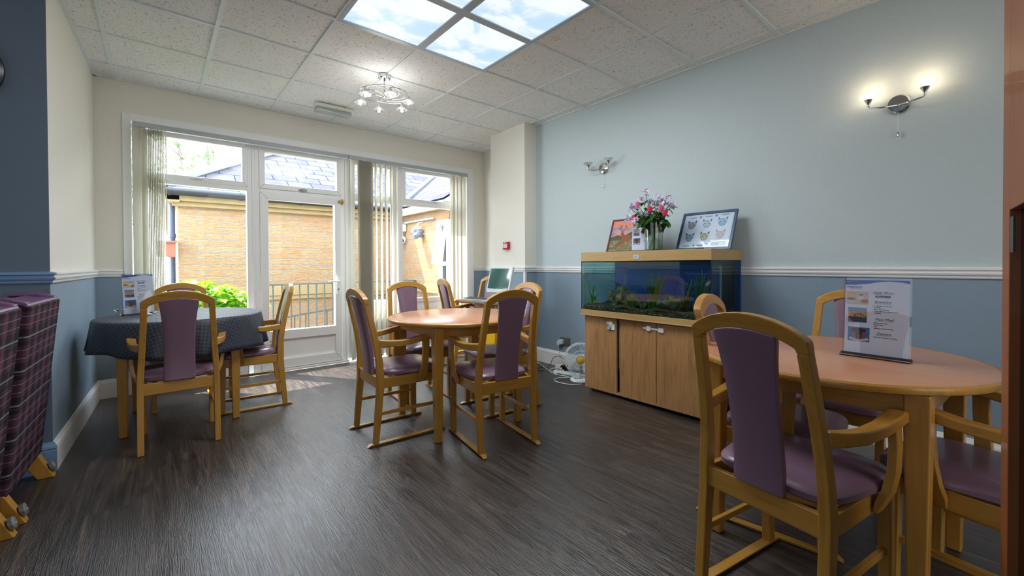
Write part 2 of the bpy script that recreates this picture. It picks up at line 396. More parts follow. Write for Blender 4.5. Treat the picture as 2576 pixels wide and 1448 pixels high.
b = MB().box(1.48, 1.56, .355, .385, ZT0 + .055, ZT0 + .068).box(1.505, 1.535, .35, .385, ZT0 + .048, ZT0 + .075); struct(b.build('handle', GREYP, d1))
b = MB(); b.box(1.035, 1.06, FY0 - .01, FY1, 0, 2.42); b.box(1.98, 2.0, FY0 - .01, FY1, 0, 2.42); b.box(2.62, 2.66, FY0 - .012, FY1, 0, 2.42); struct(b.build('trim_8', WHITE, bev=.003))

# vertical blinds
def slatmat():
    n = NT('blind_fabric'); d = n.n('BsdfDiffuse'); t = n.n('BsdfTranslucent'); m = n.n('MixShader'); m.inputs[0].default_value = .6
    f = n.noise(n.co(scale=(1, 1, .1)), 300, 2); c = n.mix(f, lin('E4E2D8'), lin('EEECE4')); n.l(c, d.inputs[0]); n.l(c, t.inputs[0])
    n.l(d.outputs[0], m.inputs[1]); n.l(t.outputs[0], m.inputs[2]); n.l(m.outputs[0], n.out.inputs[0]); return n.m
SLM = slatmat()
def blind(label, x0, x1, slats, zb, wand):
    r = thing('vertical_blind', label, 'blind', (x0, .28, 2.36))
    MB().box(0, x1 - x0, -.022, .022, 0, .045).build('headrail', plain('blind_headrail', 'A8B0B4', .4), r, bev=.003)
    for x, a in slats:
        m = Matrix.Translation((x - x0, 0, 0)) @ Matrix.Rotation(R(a), 4, 'Z')
        n = 5; g = []
        b = MB(); pr = []
        for k in range(n):
            u = -.044 + .088 * k / (n - 1); pr.append((u, .004 * (1 - (u / .044) ** 2)))
        poly = [(u, v) for u, v in pr] + [(u, v + .0012) for u, v in pr[::-1]]
        b.prism(poly, lambda p, q, t: m @ Vector((p, q, t)), zb - 2.36, -.012)
        b.cbox((0, 0, -.008), (.02, .004, .016), m)
        b.build('slat', SLM, r)
    b = MB(); b.tube([(wand - x0, -.03, .0), (wand - x0, -.03, -.95)], .004, 6); b.build('wand', WPLAST, r)
    return r
blind('off-white vertical blind drawn to the left of the patio window', .125, 1.98, [(.155, 35), (.20, 62)] + [(.228 + .0115 * k, 84) for k in range(10)], .70, .345)
blind('off-white vertical blind with slats gathered right of the glazed door', 1.985, 3.63, [(2.03, 38)] + [(2.10 + .0135 * k, 82) for k in range(13)] + [(2.31, 50), (2.375, 46), (2.44, 46), (2.51, 46), (2.575, 46)] + [(3.385, 6), (3.43, 6), (3.50, 3), (3.56, 3)], .03, 3.345)

# ================================================================== OUTSIDE
def brickmat():
    n = NT('sandstone_brick'); t = n.n('TexCoord'); s = n.n('SeparateXYZ'); n.l(t.outputs['Object'], s.inputs[0])
    cb = n.n('CombineXYZ'); n.l(n.math('ADD', s.outputs[0], s.outputs[1]), cb.inputs[0]); n.l(s.outputs[2], cb.inputs[1])
    nz = n.noise(t.outputs['Object'], 9, 2); 
    br = n.n('TexBrick'); n.l(cb.outputs[0], br.inputs[0]); br.inputs['Scale'].default_value = 1; br.inputs['Brick Width'].default_value = .25; br.inputs['Row Height'].default_value = .082
    br.inputs['Mortar Size'].default_value = .0055; br.inputs['Mortar Smooth'].default_value = .3; br.squash = .72; br.squash_frequency = 3; br.offset = .42; br.inputs['Bias'].default_value = 0
    br.inputs['Color1'].default_value = (.36, .215, .11, 1); br.inputs['Color2'].default_value = (.34, .25, .15, 1); br.inputs['Mortar'].default_value = (.30, .275, .24, 1)
    nn = n.noise(n.co(scale=(1, 1, 3.2)), 16, 5, .65, .8)
    n.col(n.mix(.5, br.outputs[0], n.ramp(nn, (.3, (.55, .45, .35)), (.55, (1, 1, 1))), 'MULTIPLY'))
    n.bump(n.math('SUBTRACT', n.math('MULTIPLY', nn, .8), br.outputs['Fac']), .9, .03); return n.fin(.9, 0, .1)
BRICK = brickmat()
def slatetile():
    n = NT('slate_roof_tile'); t = n.n('TexCoord')
    br = n.n('TexBrick'); n.l(t.outputs['Object'], br.inputs[0]); br.inputs['Scale'].default_value = 1; br.inputs['Brick Width'].default_value = .34; br.inputs['Row Height'].default_value = .21
    br.inputs['Mortar Size'].default_value = .007; br.inputs['Color1'].default_value = (.050, .049, .056, 1); br.inputs['Color2'].default_value = (.066, .064, .072, 1); br.inputs['Mortar'].default_value = (.012, .012, .035, 1)
    n.col(br.outputs[0]); n.bump(n.math('SUBTRACT', n.noise(t.outputs['Object'], 12, 4), br.outputs['Fac']), .5, .02); return n.fin(.9, 0, .05)
SLT = slatetile()
STONE = plain('cream_stone', '8E7C58', .85, bump=.3, bs=8, var=.22)
EX, EY, IX = .49, 2.2, 3.55
GUT = plain('black_gutter', '1E2126', .4)
bld = thing('care_home_wing', 'sandstone brick building wing with slate hipped roof outside the window', 'building', (0, 0, 0))
b = MB(); b.box(EX, IX + .3, EY, EY + .3, -1.2, 1.95); b.box(EX, EX + .3, EY + .3, 8, -1.2, 1.95); b.build('brick_wall', BRICK, bld)
b = MB(); b.box(EX - .03, IX, EY - .03, EY + .02, .70, .84); b.box(EX - .02, IX, EY - .02, EY + .02, .64, .70); b.box(EX - .03, EX + .02, EY - .03, 8, .64, .84); b.build('stone_band', STONE, bld, bev=.006)
b = MB(); b.box(EX - .06, IX, EY - .06, EY + .02, 1.90, 1.96); b.box(EX - .12, IX - .1, EY - .12, EY + .02, 1.96, 2.06); b.box(EX - .12, EX + .02, EY - .12, 8, 1.94, 2.06); b.build('stone_eaves', STONE, bld, bev=.008)
b = MB(); b.tube([(EX - .22, EY - .17, 2.07), (IX - .2, EY - .17, 2.07)], .055, 10); b.tube([(EX - .17, EY - .2, 2.07), (EX - .17, 8, 2.07)], .055, 10)
for k in range(5): b.tube([(EX - .1 + .75 * k, EY - .17, 2.07), (EX - .07 + .75 * k, EY - .17, 2.07)], .064, 10)
b.build('gutter', GUT, bld, smooth=True)
b = MB(); b.tube([(EX - .06, EY + .1, 2.0), (EX - .06, EY + .1, -1.2)], .034, 10)
for z in (.4, 1.5): b.tube([(EX - .06, EY + .1, z), (EX - .06, EY + .1, z + .05)], .042, 10)
b.build('drainpipe', plain('blue_grey_pipe', '3A4660', .4), bld, smooth=True)
def slope(name, corners, parent, mat=SLT, th=.03):
    """Roof slope: the object's x runs along the eaves and y up the slope."""
    o0, o1, up = Vector(corners[0]), Vector(corners[1]), Vector(corners[2])
    x = (o1 - o0).normalized(); nrm = x.cross(up - o0).normalized(); y = nrm.cross(x)
    if nrm.z < 0: nrm = -nrm; y = nrm.cross(x)
    m = Matrix((x, y, nrm)).transposed().to_4x4(); m.translation = o0; mi = m.inverted()
    pl = [mi @ Vector(c) for c in corners]
    o = MB().prism([(p.x, p.y) for p in pl], lambda a, c, t: Vector((a, c, t)), -th, 0).build(name, mat, parent)
    o.matrix_local = m; return o
k = .62; gx, gy, gz = EX - .2, EY - .2, 2.10
slope('roof_slope', [(gx, gy, gz), (3.45, gy, gz), (3.45 + 3.2, gy + 3.2, gz + 3.2 * k), (gx + 3.2, gy + 3.2, gz + 3.2 * k)], bld)
slope('roof_slope', [(gx, 9, gz), (gx, gy, gz), (gx + 3.2, gy + 3.2, gz + 3.2 * k), (gx + 3.2, 9, gz + 3.2 * k)], bld)
b = MB(); b.tube([(gx, gy, gz + .02), (gx + 3.2, gy + 3.2, gz + 3.2 * k + .02)], .07, 8); b.build('hip_ridge', plain('lead_grey', '5A5C64', .6), bld, smooth=True)
ext = thing('care_home_extension', 'sunlit sandstone brick extension with pitched roof at right of the courtyard', 'building')
b = MB(); b.box(IX, IX + .3, .90, EY, -1.2, 1.96); b.box(IX, IX + .3, .64, .90, 1.80, 1.96); b.box(IX, IX + .3, .64, .90, -1.2, .2); b.build('brick_wall', BRICK, ext)
b = MB(); b.box(IX - .03, IX, .64, EY - .03, .70, .84); b.build('stone_band', STONE, ext, bev=.005)
b = MB(); b.box(IX - .10, IX + .02, .64, EY - .12, 1.95, 2.06); b.build('stone_eaves', STONE, ext, bev=.006)
slope('roof_slope', [(3.45, .64, gz), (3.45, gy, gz), (3.45 + 3.2, gy + 3.2, gz + 3.2 * k), (3.45 + 3.2, .64, gz + 3.2 * k)], ext, th=.03)
b = MB(); b.tube([(3.42, gy, gz + .03), (6.65, gy + 3.2, gz + 3.2 * k + .03)], .05, 6); b.build('valley_flashing', MC['lead_grey'], ext)
b = MB()
for q in ((.64, .68, .2, 1.8), (.86, .91, .2, 1.8), (.68, .86, .2, .26), (.68, .86, 1.74, 1.8), (.68, .86, 1.12, 1.18)): b.box(IX - .03, IX + .05, q[0], q[1], q[2], q[3])
wf = b.build('window_frame', WHITE, ext, bev=.004); MB().box(IX + .02, IX + .025, .68, .86, .26, 1.74).build('pane', glass('dark_reflecting_glass', (.35, .4, .42), 1.6), wf)
# open top sash, hinged at the top
m = Matrix.Translation((IX - .03, 0, 1.76)) @ Matrix.Rotation(R(9), 4, 'Y')
b = MB()
for q in ((.64, .68, -.62, 0), (.86, .90, -.62, 0), (.68, .86, -.05, 0), (.68, .86, -.62, -.57)): b.box(-.03, .01, q[0], q[1], q[2], q[3], m)
b.build('open_sash', WHITE, ext, bev=.004)
# wall-mounted pipe, camera and hanging basket on the extension
b = MB(); b.tube([(IX - .03, 1.03, 1.845), (IX - .03, 2.05, 1.845)], .014, 8)
for y in (1.25, 1.6, 1.95): b.cbox((IX - .02, y, 1.845), (.04, .02, .04))
tag(b.build('conduit', GREYP), 'grey conduit clipped along the top of the sunlit brick wall', 'pipe')
cc = thing('security_camera', 'white round security camera hanging at the inner brick corner', 'security camera', (IX - .06, 2.05, 1.62))
MB().cbox((0, 0, .14), (.10, .12, .12)).build('junction_box', plain('beige_box', 'C8C2A8', .5), cc, bev=.006)
MB().tube([(0, 0, .1), (0, 0, -.02)], .012, 8).build('bracket', WPLAST, cc)
MB().lathe([(.0, .04), (.04, .035), (.062, .01), (.062, -.03), (.0, -.035)], (0, 0, -.06), 16, (-.5, -.8, -.2)).build('housing', WPLAST, cc, smooth=True)
MB().blob((-.03, -.05, -.075), .034, 1, 0, 2).build('lens_dome', BLACK, cc, smooth=True)
hb = thing('hanging_basket', 'grey dried-out hanging basket on the sunlit brick wall', 'hanging basket', (IX - .10, 1.42, 1.66))
MB().blob((0, 0, -.02), .085, 5, .35, 3, (1, 1, .95)).build('basket', plain('dry_moss', '6E7684', .95, bump=1, bs=40, var=.4), hb)
b = MB(); 
for a in (0, 2.1, 4.2): b.tube([(.075 * math.cos(a), .075 * math.sin(a), .02), (.0, 0, .13)], .0035, 5)
b.tube([(0, 0, .13), (.1, 0, .16)], .006, 6); b.build('hanger', WPLAST, hb)
bb = thing('bird_box', 'small brown box hung on the drainpipe of the brick wing', 'box', (EX - .12, EY - .05, 1.35))
MB().box(-.09, .09, -.05, .05, -.1, .08).build('body', plain('russet_wood', '8A4F3C', .7), bb, bev=.004)
MB().box(-.11, .11, -.07, .06, .08, .1).build('roof', MC['russet_wood'], bb)
# decking, ramp and railings
PAVE = plain('paving', '8C8880', .9, bump=.2, bs=6, var=.15)
tag(MB().box(-4, IX, WY + .28, EY + 6, -1.3, -1.2).build('yard', PAVE), 'grey paved yard below the railings', 'paving')['kind'] = 'structure'
tag(MB().box(-2, IX, WY + .28, 1.5, -.16, -.04).build('terrace', PAVE), 'grey terrace slab outside the patio door', 'paving')['kind'] = 'structure'
RAILM = plain('galvanised_rail', '5C6260', .5, .6)
def railing(name, label, p0, p1, zt0, zt1, zb0, zb1, n, r):
    t = thing(name, label, 'railing', (p0[0], p0[1], 0)); dx, dy = p1[0] - p0[0], p1[1] - p0[1]
    MB().sweep([(0, 0, zt0), (dx, dy, zt1)], .04, .02, (0, 1, 0)).build('handrail', RAILM, t)
    MB().sweep([(0, 0, zb0), (dx, dy, zb1)], .03, .012, (0, 1, 0)).build('bottom_rail', RAILM, t)
    for k in range(n + 1):
        u = k / n; MB().tube([(dx * u, dy * u, zb0 + (zb1 - zb0) * u), (dx * u, dy * u, zt0 + (zt1 - zt0) * u)], r, 6).build('baluster', RAILM, t)
    for u in (0, 1): MB().box(dx * u - .02, dx * u + .02, dy * u - .02, dy * u + .02, -.04 if zt0 > .8 else -1.2, zt0 + (zt1 - zt0) * u).build('post', RAILM, t)
railing('terrace_railing', 'metal railing with upright bars just outside the patio door', (1.2, 1.42), (3.4, 1.42), .89, .89, .12, .12, 21, .009)
railing('ramp_railing', 'lower sloping metal railing seen behind the terrace railing', (.75, 1.95), (3.4, 1.95), .30, .60, -.5, -.3, 18, .008)
# shrub by the left window: crowns of separate leaves
def leafy(name, parent, mat, c, ext_, n, size, seed, droop=.3):
    rnd = random.Random(seed); b = MB()
    for _ in range(n):
        while 1:
            d = Vector((rnd.uniform(-1, 1), rnd.uniform(-1, 1), rnd.uniform(-1, 1)))
            if .35 < d.length < 1: break
        p = Vector(c) + Vector((d.x * ext_[0], d.y * ext_[1], d.z * ext_[2])); s = size * rnd.uniform(.6, 1.2)
        a = rnd.uniform(0, 2 * PI); u = Vector((math.cos(a), math.sin(a), rnd.uniform(-droop, droop * .5) - .1)).normalized(); v = u.cross(Vector((rnd.uniform(-.4, .4), rnd.uniform(-.4, .4), 1))).normalized(); w = v.cross(u)
        pr = [(0, 0), (.25, .3), (.55, .36), (.8, .2), (1, 0)]; mid = [b.bm.verts.new(p + u * s * t - w * s * .25 * t * t) for t, _ in pr]
        for sg in (1, -1):
            sd = [mid[0]] + [b.bm.verts.new(p + u * s * t + v * s * q * sg + w * s * (.08 - .2 * t * t)) for t, q in pr[1:-1]] + [mid[-1]]
            b.face(mid[0], mid[1], sd[1]); b.face(mid[1], mid[2], sd[2], sd[1]); b.face(mid[2], mid[3], sd[3], sd[2]); b.face(mid[3], mid[4], sd[3])
    return b.build(name, mat, parent, fix=False)
def leafmat(name, a, c):
    n = NT(name); d = n.n('BsdfPrincipled'); t = n.n('BsdfTranslucent'); m = n.n('MixShader'); m.inputs[0].default_value = .4
    f = n.noise(n.co(), 14, 2); cc_ = n.ramp(f, (.35, lin(a)), (.65, lin(c))); n.l(cc_, d.inputs['Base Color']); n.l(cc_, t.inputs[0]); d.inputs['Roughness'].default_value = .4
    n.l(d.outputs[0], m.inputs[1]); n.l(t.outputs[0], m.inputs[2]); n.l(m.outputs[0], n.out.inputs[0]); return n.m
LEAF = leafmat('bright_leaf', '3E8A18', 'A0CC28')
sh = thing('potted_shrub', 'bright green broad-leaved shrub in a planter outside the left window', 'plant', (.75, 1.15, -.04))
leafy('foliage', sh, LEAF, (-.12, 0, .74), (.46, .28, .30), 560, .125, 3)
leafy('foliage', sh, LEAF, (.30, 0, .62), (.25, .22, .22), 160, .11, 4)
b = MB()
for k in range(14): b.tube([(.02 * math.cos(k), .02 * math.sin(k), .3), (.3 * math.cos(k * 2.4), .2 * math.sin(k * 2.4), .8)], .005, 5)
b.build('stems', plain('green_stem', '4E7A2A', .6), sh)
MB().lathe([(.16, 0), (.2, .36), (.215, .36), (.215, .4), (.19, .4), (.18, .3), (0, .3)], (0, 0, 0), 20).build('planter', plain('yellow_green_planter', 'A8A838', .5), sh, smooth=True)
TREEL = leafmat('tree_leaf', '3E7A3A', '6A9A48'); BARK = plain('bark', '5A5048', .9)
def tree(label, loc, parts, h, seed):
    t = thing('tree', label, 'tree', loc); b = MB(); b.tube([(0, 0, 0), (.1, 0, h * .5), (0, .1, h)], [.12, .09, .03], 8); rnd = random.Random(seed)
    for c, e, n, s in parts:
        b.tube([(0, .05, h * .45), (c[0] * .6, c[1] * .6, (h * .5 + c[2]) / 2), c], [.05, .03, .008], 6)
        for _ in range(5): b.tube([(c[0] * .7, c[1] * .7, c[2] * .85), (c[0] + rnd.uniform(-1, 1) * e[0], c[1] + rnd.uniform(-1, 1) * e[1], c[2] + rnd.uniform(-1, 1) * e[2])], [.018, .004], 5)
    b.build('trunk', BARK, t, smooth=True)
    for i, (c, e, n, s) in enumerate(parts): leafy('foliage', t, TREEL, c, e, n * 2, s, seed + i)
tree('sparse tree against the white sky above the brick wing roof', (1.6, 12, -1.2), [((-.9, 0, 6.6), (.9, .8, .6), 120, .17), ((-.2, 0, 5.5), (1.0, .8, .5), 130, .17), ((-1.9, 0, 5.4), (.8, .8, 1.3), 160, .17), ((.2, 0, 6.9), (.5, .5, .3), 40, .16)], 6.2, 11)
tree('dense green tree glimpsed past the left blind slats', (-.9, 7.5, -1.2), [((0, 0, 3.6), (1.0, 1.0, 1.2), 500, .22), ((-.6, 0, 2.6), (1.0, 1.0, 1.0), 400, .22)], 3.2, 31)
b2 = thing('distant_building', 'grey pitched roof building glimpsed between the left blind slats', 'building', (-2.4, 4.6, -1.2))
MB().box(0, 2.2, 0, .3, 0, 3.0).build('wall', BRICK, b2); o = MB().box(-.3, 2.3, -.4, -.3, 3.0, 3.12).build('gutter', GUT, b2)
slope('roof_slope', [(-.3, -.35, 3.1), (2.3, -.35, 3.1), (2.3, 1.6, 4.1), (-.3, 1.6, 4.1)], b2)

# ================================================================== CEILING FIXTURES
def skymat():
    n = NT('sky_print_panel'); co = n.co(); a = n.noise(n.co(scale=(1, 1.5, 1)), 2.2, 7, .6, .6)
    f = n.ramp(a, (.40, lin('BCD8EE')), (.455, lin('CCE1F1')), (.50, lin('E6EEF4')), (.7, lin('EFF4F7')))
    n.col((0, 0, 0)); n.l(f, n.b.inputs['Emission Color']); n.b.inputs['Emission Strength'].default_value = .95; return n.fin(.4, 0, .2)
SKYM = skymat(); PFR = plain('panel_frame', 'A9B9C6', .35)
names = ['far left', 'far right', 'near left', 'near right']
for k, (i, j) in enumerate(((2, 3), (3, 3), (2, 4), (3, 4))):
    x0, y1 = .6 * i, -.6 * j; t = thing('ceiling_light_panel', 'lit ceiling panel printed with clouds, the %s of the four' % names[k], 'ceiling light', (x0 + .3, y1 - .3, H), 0, 'sky ceiling panels')
    b = MB()
    for q in ((-.3, .3, -.3, -.272), (-.3, .3, .272, .3), (-.3, -.272, -.272, .272), (.272, .3, -.272, .272)): b.box(*q, -.004, .02)
    b.build('frame', PFR, t)
    o = MB().box(-.272, .272, -.272, .272, .004, .012).build('diffuser', SKYM, t)
    MB().box(-.3, .3, -.3, .3, .02, .05).build('housing', WPLAST, t)
for x, y in ((1.8, -2.4),):
    area('ceiling_panel_light', (x, y, H - .012), 1.14, 1.14, 42, (.93, .97, 1)).data.cycles.is_portal = False
def crysm():
    n = NT('crystal_glass'); tr = n.n('BsdfTransparent'); tl = n.n('BsdfTranslucent'); gl = n.n('BsdfGlossy'); m1 = n.n('MixShader'); m2 = n.n('MixShader')
    tr.inputs[0].default_value = (.9, .94, .94, 1); tl.inputs[0].default_value = (.95, .97, .97, 1); gl.inputs['Roughness'].default_value = .05; m1.inputs[0].default_value = .38; m2.inputs[0].default_value = .22
    n.l(tr.outputs[0], m1.inputs[1]); n.l(tl.outputs[0], m1.inputs[2]); n.l(m1.outputs[0], m2.inputs[1]); n.l(gl.outputs[0], m2.inputs[2]); n.l(m2.outputs[0], n.out.inputs[0]); return n.m
CRYS = crysm()
def bulbm(n, c, st): return emis(n, c, st)
BON = emis('lit_bulb', 'FFF3E4', 7); BWARM = emis('warm_lit_bulb', 'FFE8C4', 4); BOFF = plain('unlit_bulb', 'D6DADC', .2)
def flower_head(p, parent, up, bulb, s=1.0):
    """Chrome cone, faceted glass petal dish and bulb; `up` is +1 when the bulb points up."""
    m = MB(); m.lathe([(.006, 0), (.008, .012 * up), (.022, .04 * up), (.020, .042 * up), (.0, .03 * up)], p, 16); h = m.build('lamp_cup', CHROME, parent, smooth=True)
    m = MB(); m.lathe([(.020 * s, .038 * up), (.050 * s, .056 * up), (.046 * s, .064 * up), (.034 * s, .067 * up), (.020 * s, .045 * up)], p, 12, cap=False); m.build('glass_shade', CRYS, parent)
    m = MB(); m.lathe([(0, .035 * up), (.009, .038 * up), (.011, .06 * up), (.009, .078 * up), (0, .084 * up)], p, 10); m.build('bulb', bulb, parent, smooth=True)
ch = thing('ceiling_chandelier', 'chrome six-arm ceiling light with curling arms and glass flower shades', 'chandelier', (1.785, -1.2, H))
MB().lathe([(0, 0), (.052, 0), (.052, -.026), (.044, -.034), (0, -.034)], n=28).build('ceiling_rose', CHROME, ch, smooth=True)
MB().tube([(0, 0, -.03), (0, 0, -.17)], .006, 10).lathe([(0, -.15), (.008, -.15), (.018, -.175), (.014, -.19), (0, -.195)], n=14).build('stem', CHROME, ch, smooth=True)
for k in range(6):
    a0 = R(60 * k + 20); r = .205; hp = Vector((r * math.cos(a0), r * math.sin(a0), -.17))
    pts = []
    for i in range(15):
        u = i / 14; a = a0 + R(165) * (1 - u); rr = .02 + (r - .02) * u ** .8 + .05 * math.sin(PI * u); pts.append((rr * math.cos(a), rr * math.sin(a), -.185 + .02 * math.sin(PI * u) + .015 * u))
    pts[-1] = tuple(hp); b = MB().tube(pts, .0035, 8); b.build('arm', CHROME, ch, smooth=True)
    flower_head(hp, ch, -1, BON)
pl = bpy.data.lights.new('chandelier_glow', 'POINT'); pl.energy = 7; pl.color = (1, .96, .92); pl.shadow_soft_size = .2
po = bpy.data.objects.new('chandelier_glow', pl); C.objects.link(po); po.location = (1.785, -1.2, 2.47)
def sconce(label, y, lit):
    t = thing('wall_lamp', label, 'wall lamp', (RX, y, 2.093))
    MB().lathe([(0, 0), (.056, 0), (.056, .012), (.048, .022), (0, .026)], (0, 0, 0), 28, (-1, 0, 0)).build('backplate', CHROME, t, smooth=True)
    for s in (1, -1):
        pts = [(-.03, -s * .02, -.012), (-.06, s * .02, -.018), (-.085, s * .07, -.02), (-.095, s * .12, -.012), (-.095, s * .125, .0)]
        b = MB().tube(pts, .0045, 8); b.build('arm', CHROME, t, smooth=True)
        flower_head((-.095, s * .125, 0), t, 1, BWARM if lit else BOFF)
        if lit:
            l = bpy.data.lights.new('wall_lamp_glow', 'POINT'); l.energy = .85; l.color = (1, .74, .48); l.shadow_soft_size = .03
            lo = bpy.data.objects.new('wall_lamp_glow', l); C.objects.link(lo); lo.location = (RX - .095, y + s * .125, 2.093 + .095)
    b = MB().tube([(-.02, 0, -.05), (-.02, 0, -.17)], .0012, 5); b.build('pull_cord', WPLAST, t)
    MB().lathe([(.003, -.17), (.005, -.175), (.005, -.195), (0, -.2)], (-.02, 0, 0), 10).build('cord_pull', CHROME, t, smooth=True)
sconce('lit chrome double wall lamp high on the wall at right', -4.234, True)
sconce('unlit chrome double wall lamp on the wall above the aquarium flowers', -2.027, False)
em = thing('emergency_light', 'boxy emergency light with clear ribbed diffuser under the ceiling by the window', 'emergency light', (1.68, -.17, H), R(0))
MB().box(-.18, .18, -.06, .06, -.035, 0).build('housing', plain('aged_white_plastic', 'D4D6C8', .5), em, bev=.004)
MB().box(-.172, .172, -.052, .052, -.075, -.035).build('diffuser', CRYS, em, bev=.006)
MB().tube([(-.15, 0, -.052), (.15, 0, -.052)], .008, 8).build('tube', WPLAST, em, smooth=True)

# ================================================================== CHAIRS
def yc(z):
    K = [(0, -.012), (.2, .006), (.36, .02), (.5, .02), (.62, .004), (.75, -.022), (.9, -.058), (1.0, -.083)]
    for (a, p), (b_, q) in zip(K, K[1:]):
        if z <= b_: u = (z - a) / (b_ - a); return p + (q - p) * u
    return -.083
def xc(z): return .191 if z < .42 else .191 - (.191 - .166) * min(1, (z - .42) / .46)
def make_chair(name, label, loc, rz, group, sled=True):
    t = thing(name, label, 'chair', loc, rz, group)
    for s in (-1, 1):
        zz = [.014 if sled else 0, .2, .36, .42, .52, .6, .7, .8, .89]
        b = MB().sweep([(s * xc(z), yc(z), z) for z in zz], [.033] * 9, [.034, .040, .046, .046, .042, .038, .036, .036, .034], (1, 0, 0))
        b.build('rear_leg', WOOD, t, bev=.004)
        MB().sweep([(s * .19, .415, .014 if sled else 0), (s * .19, .41, .42)], .034, [.036, .042], (1, 0, 0)).build('front_leg', WOOD, t, bev=.004)
        MB().sweep([(s * .192, .03, .388), (s * .200, .42, .388)], .024, .066, (0, 0, 1)).build('side_rail', WOODY, t, bev=.003) if False else \
            MB().hexa([(s * .178, .03, .355), (s * .2, .03, .355), (s * .2, .43, .355), (s * .178, .43, .355), (s * .178, .03, .42), (s * .2, .03, .42), (s * .2, .43, .42), (s * .178, .43, .42)]).build('side_rail', WOODY, t, bev=.003)
        MB().box(s * .19 - .008, s * .19 + .008, .015, .41, .185, .207).build('stretcher', WOODY, t, bev=.002)
        if sled:
            MB().hexa([(s * .19 - .014, -.065, .004), (s * .19 + .014, -.065, .004), (s * .19 + .014, .48, .004), (s * .19 - .014, .48, .004),
                       (s * .19 - .018, -.045, .016), (s * .19 + .018, -.045, .016), (s * .19 + .018, .46, .016), (s * .19 - .018, .46, .016)]).build('sled_runner', WOODY, t, bev=.002)
        # arm: bows outward, rises to a rounded tip
        ap = [(.185, .018, .640), (.205, .07, .636), (.226, .14, .636), (.238, .22, .645), (.242, .29, .658), (.241, .34, .664), (.240, .375, .655), (.240, .385, .640)]
        MB().sweep([(s * x, y, z) for x, y, z in ap], [.026, .032, .040, .046, .05, .05, .046, .04], [.048, .044, .040, .036, .036, .038, .03, .014], Vector((1, 0, 0))).build('armrest', WOODY, t, bev=.007, seg=3)
        sp_ = [(.243, .31, .648), (.246, .31, .58), (.244, .305, .50), (.234, .30, .44), (.217, .295, .395), (.208, .295, .365)]
        MB().sweep([(s * x, y, z) for x, y, z in sp_], [.046, .044, .044, .048, .054, .05], [.024, .024, .025, .025, .022, .014], (0, 1, 0)).build('arm_support', WOOD, t, bev=.004)
    MB().box(-.178, .178, .005, .027, .352, .422).build('rear_rail', WOODX, t, bev=.003)
    MB().box(-.178, .178, .405, .427, .355, .42).build('front_rail', WOODX, t, bev=.003)
    # arched crest
    out = [(.183, .885), (.184, .922), (.172, .935), (.14, .955), (.10, .972), (.05, .984), (0, .988)]; inn = [(.149, .885), (.148, .897), (.12, .912), (.09, .924), (.05, .934), (0, .938)]
    poly = [(x, z) for x, z in out] + [(-x, z) for x, z in out[-2::-1]] + [(-x, z) for x, z in inn] + [(x, z) for x, z in inn[-2::-1]]
    b = MB(); n = len(out) + len(inn)
    O2 = out + [(-x, z) for x, z in out[-2::-1]]; I2 = inn + [(-x, z) for x, z in inn[-2::-1]]
    def samp(L, m_):
        d = [0]
        for p, q in zip(L, L[1:]): d.append(d[-1] + math.hypot(q[0] - p[0], q[1] - p[1]))
        r = []
        for i in range(m_):
            w = d[-1] * i / (m_ - 1); j = max(k_ for k_ in range(len(d)) if d[k_] <= w + 1e-9); j = min(j, len(L) - 2); u = (w - d[j]) / (d[j + 1] - d[j]); r.append((L[j][0] + (L[j + 1][0] - L[j][0]) * u, L[j][1] + (L[j + 1][1] - L[j][1]) * u))
        return r
    A, B = samp(O2, 25), samp(I2, 25); rs = []
    for (x, z), (x2, z2) in zip(A, B): rs.append([(x, yc(z) + .018, z), (x, yc(z) - .018, z), (x2, yc(z2) - .018, z2), (x2, yc(z2) + .018, z2)])
    b.rings(rs); b.build('crest_rail', WOODX, t, bev=.005)
    # upholstered back panel
    wz = [(.424, .080), (.5, .079), (.6, .078), (.7, .079), (.78, .083), (.85, .090), (.905, .098)]; g = []
    for z, w in wz + [(None, 0)]:
        row = []
        for i in range(9):
            u = -1 + 2 * i / 8
            if z is None: x = .098 * u; zz = .926 + (.940 - .926) * (1 - u * u) ; 
            else: x = w * u; zz = z
            row.append((x, zz, u))
        g.append(row)
    b = MB(); ft = [[(x, yc(z) + .004 + .010 * (1 - u ** 4), z) for x, z, u in r] for r in g]; bk = [[(x, yc(z) - .020 - .006 * (1 - u ** 4), z) for x, z, u in r] for r in g]
    rs = [f_ + b_[::-1] for f_, b_ in zip(ft, bk)]; b.rings(rs); b.build('back_pad', VINYL, t, bev=.006, seg=3)
    # domed seat cushion
    b = MB(); rs = []
    for k, (ins, z) in enumerate([(.012, .421), (0, .43), (0, .448), (.008, .458), (.03, .466), (.08, .473), (.15, .476)]):
        ring = []
        for i in range(40):
            a = 2 * PI * i / 40; c_, s_ = math.cos(a), math.sin(a); ex = 2 / 5.5
            u = abs(c_) ** ex * (1 if c_ > 0 else -1); v = abs(s_) ** ex * (1 if s_ > 0 else -1)
            y = .258 + (.215 - ins) * v; hw = .186 + (.223 - .186) * max(0, min(1, (y - .04) / .3)) - ins; 
            if y > .36: hw -= (y - .36) * .12
            ring.append((hw * u, y, z))
        rs.append(ring)
    b.rings(rs); b.build('seat', VINYL, t, smooth=True)
    return t
G = 'beech dining chairs'
def head(fx, fy): return math.atan2(fy, fx) - PI / 2
protoA = make_chair('dining_chair', 'beech and mauve vinyl armchair at the left side of the bare middle table', (1.332, -1.925, 0), head(1, -.045), 'beech dining chairs at the middle table')
def ch2(label, loc, f, group): return dup(protoA, (loc[0], loc[1], 0), head(*f), label, group)
g1 = 'beech dining chairs at the middle table'; g2 = 'beech dining chairs at the near right table'; g3 = 'beech dining chairs at the clothed table'
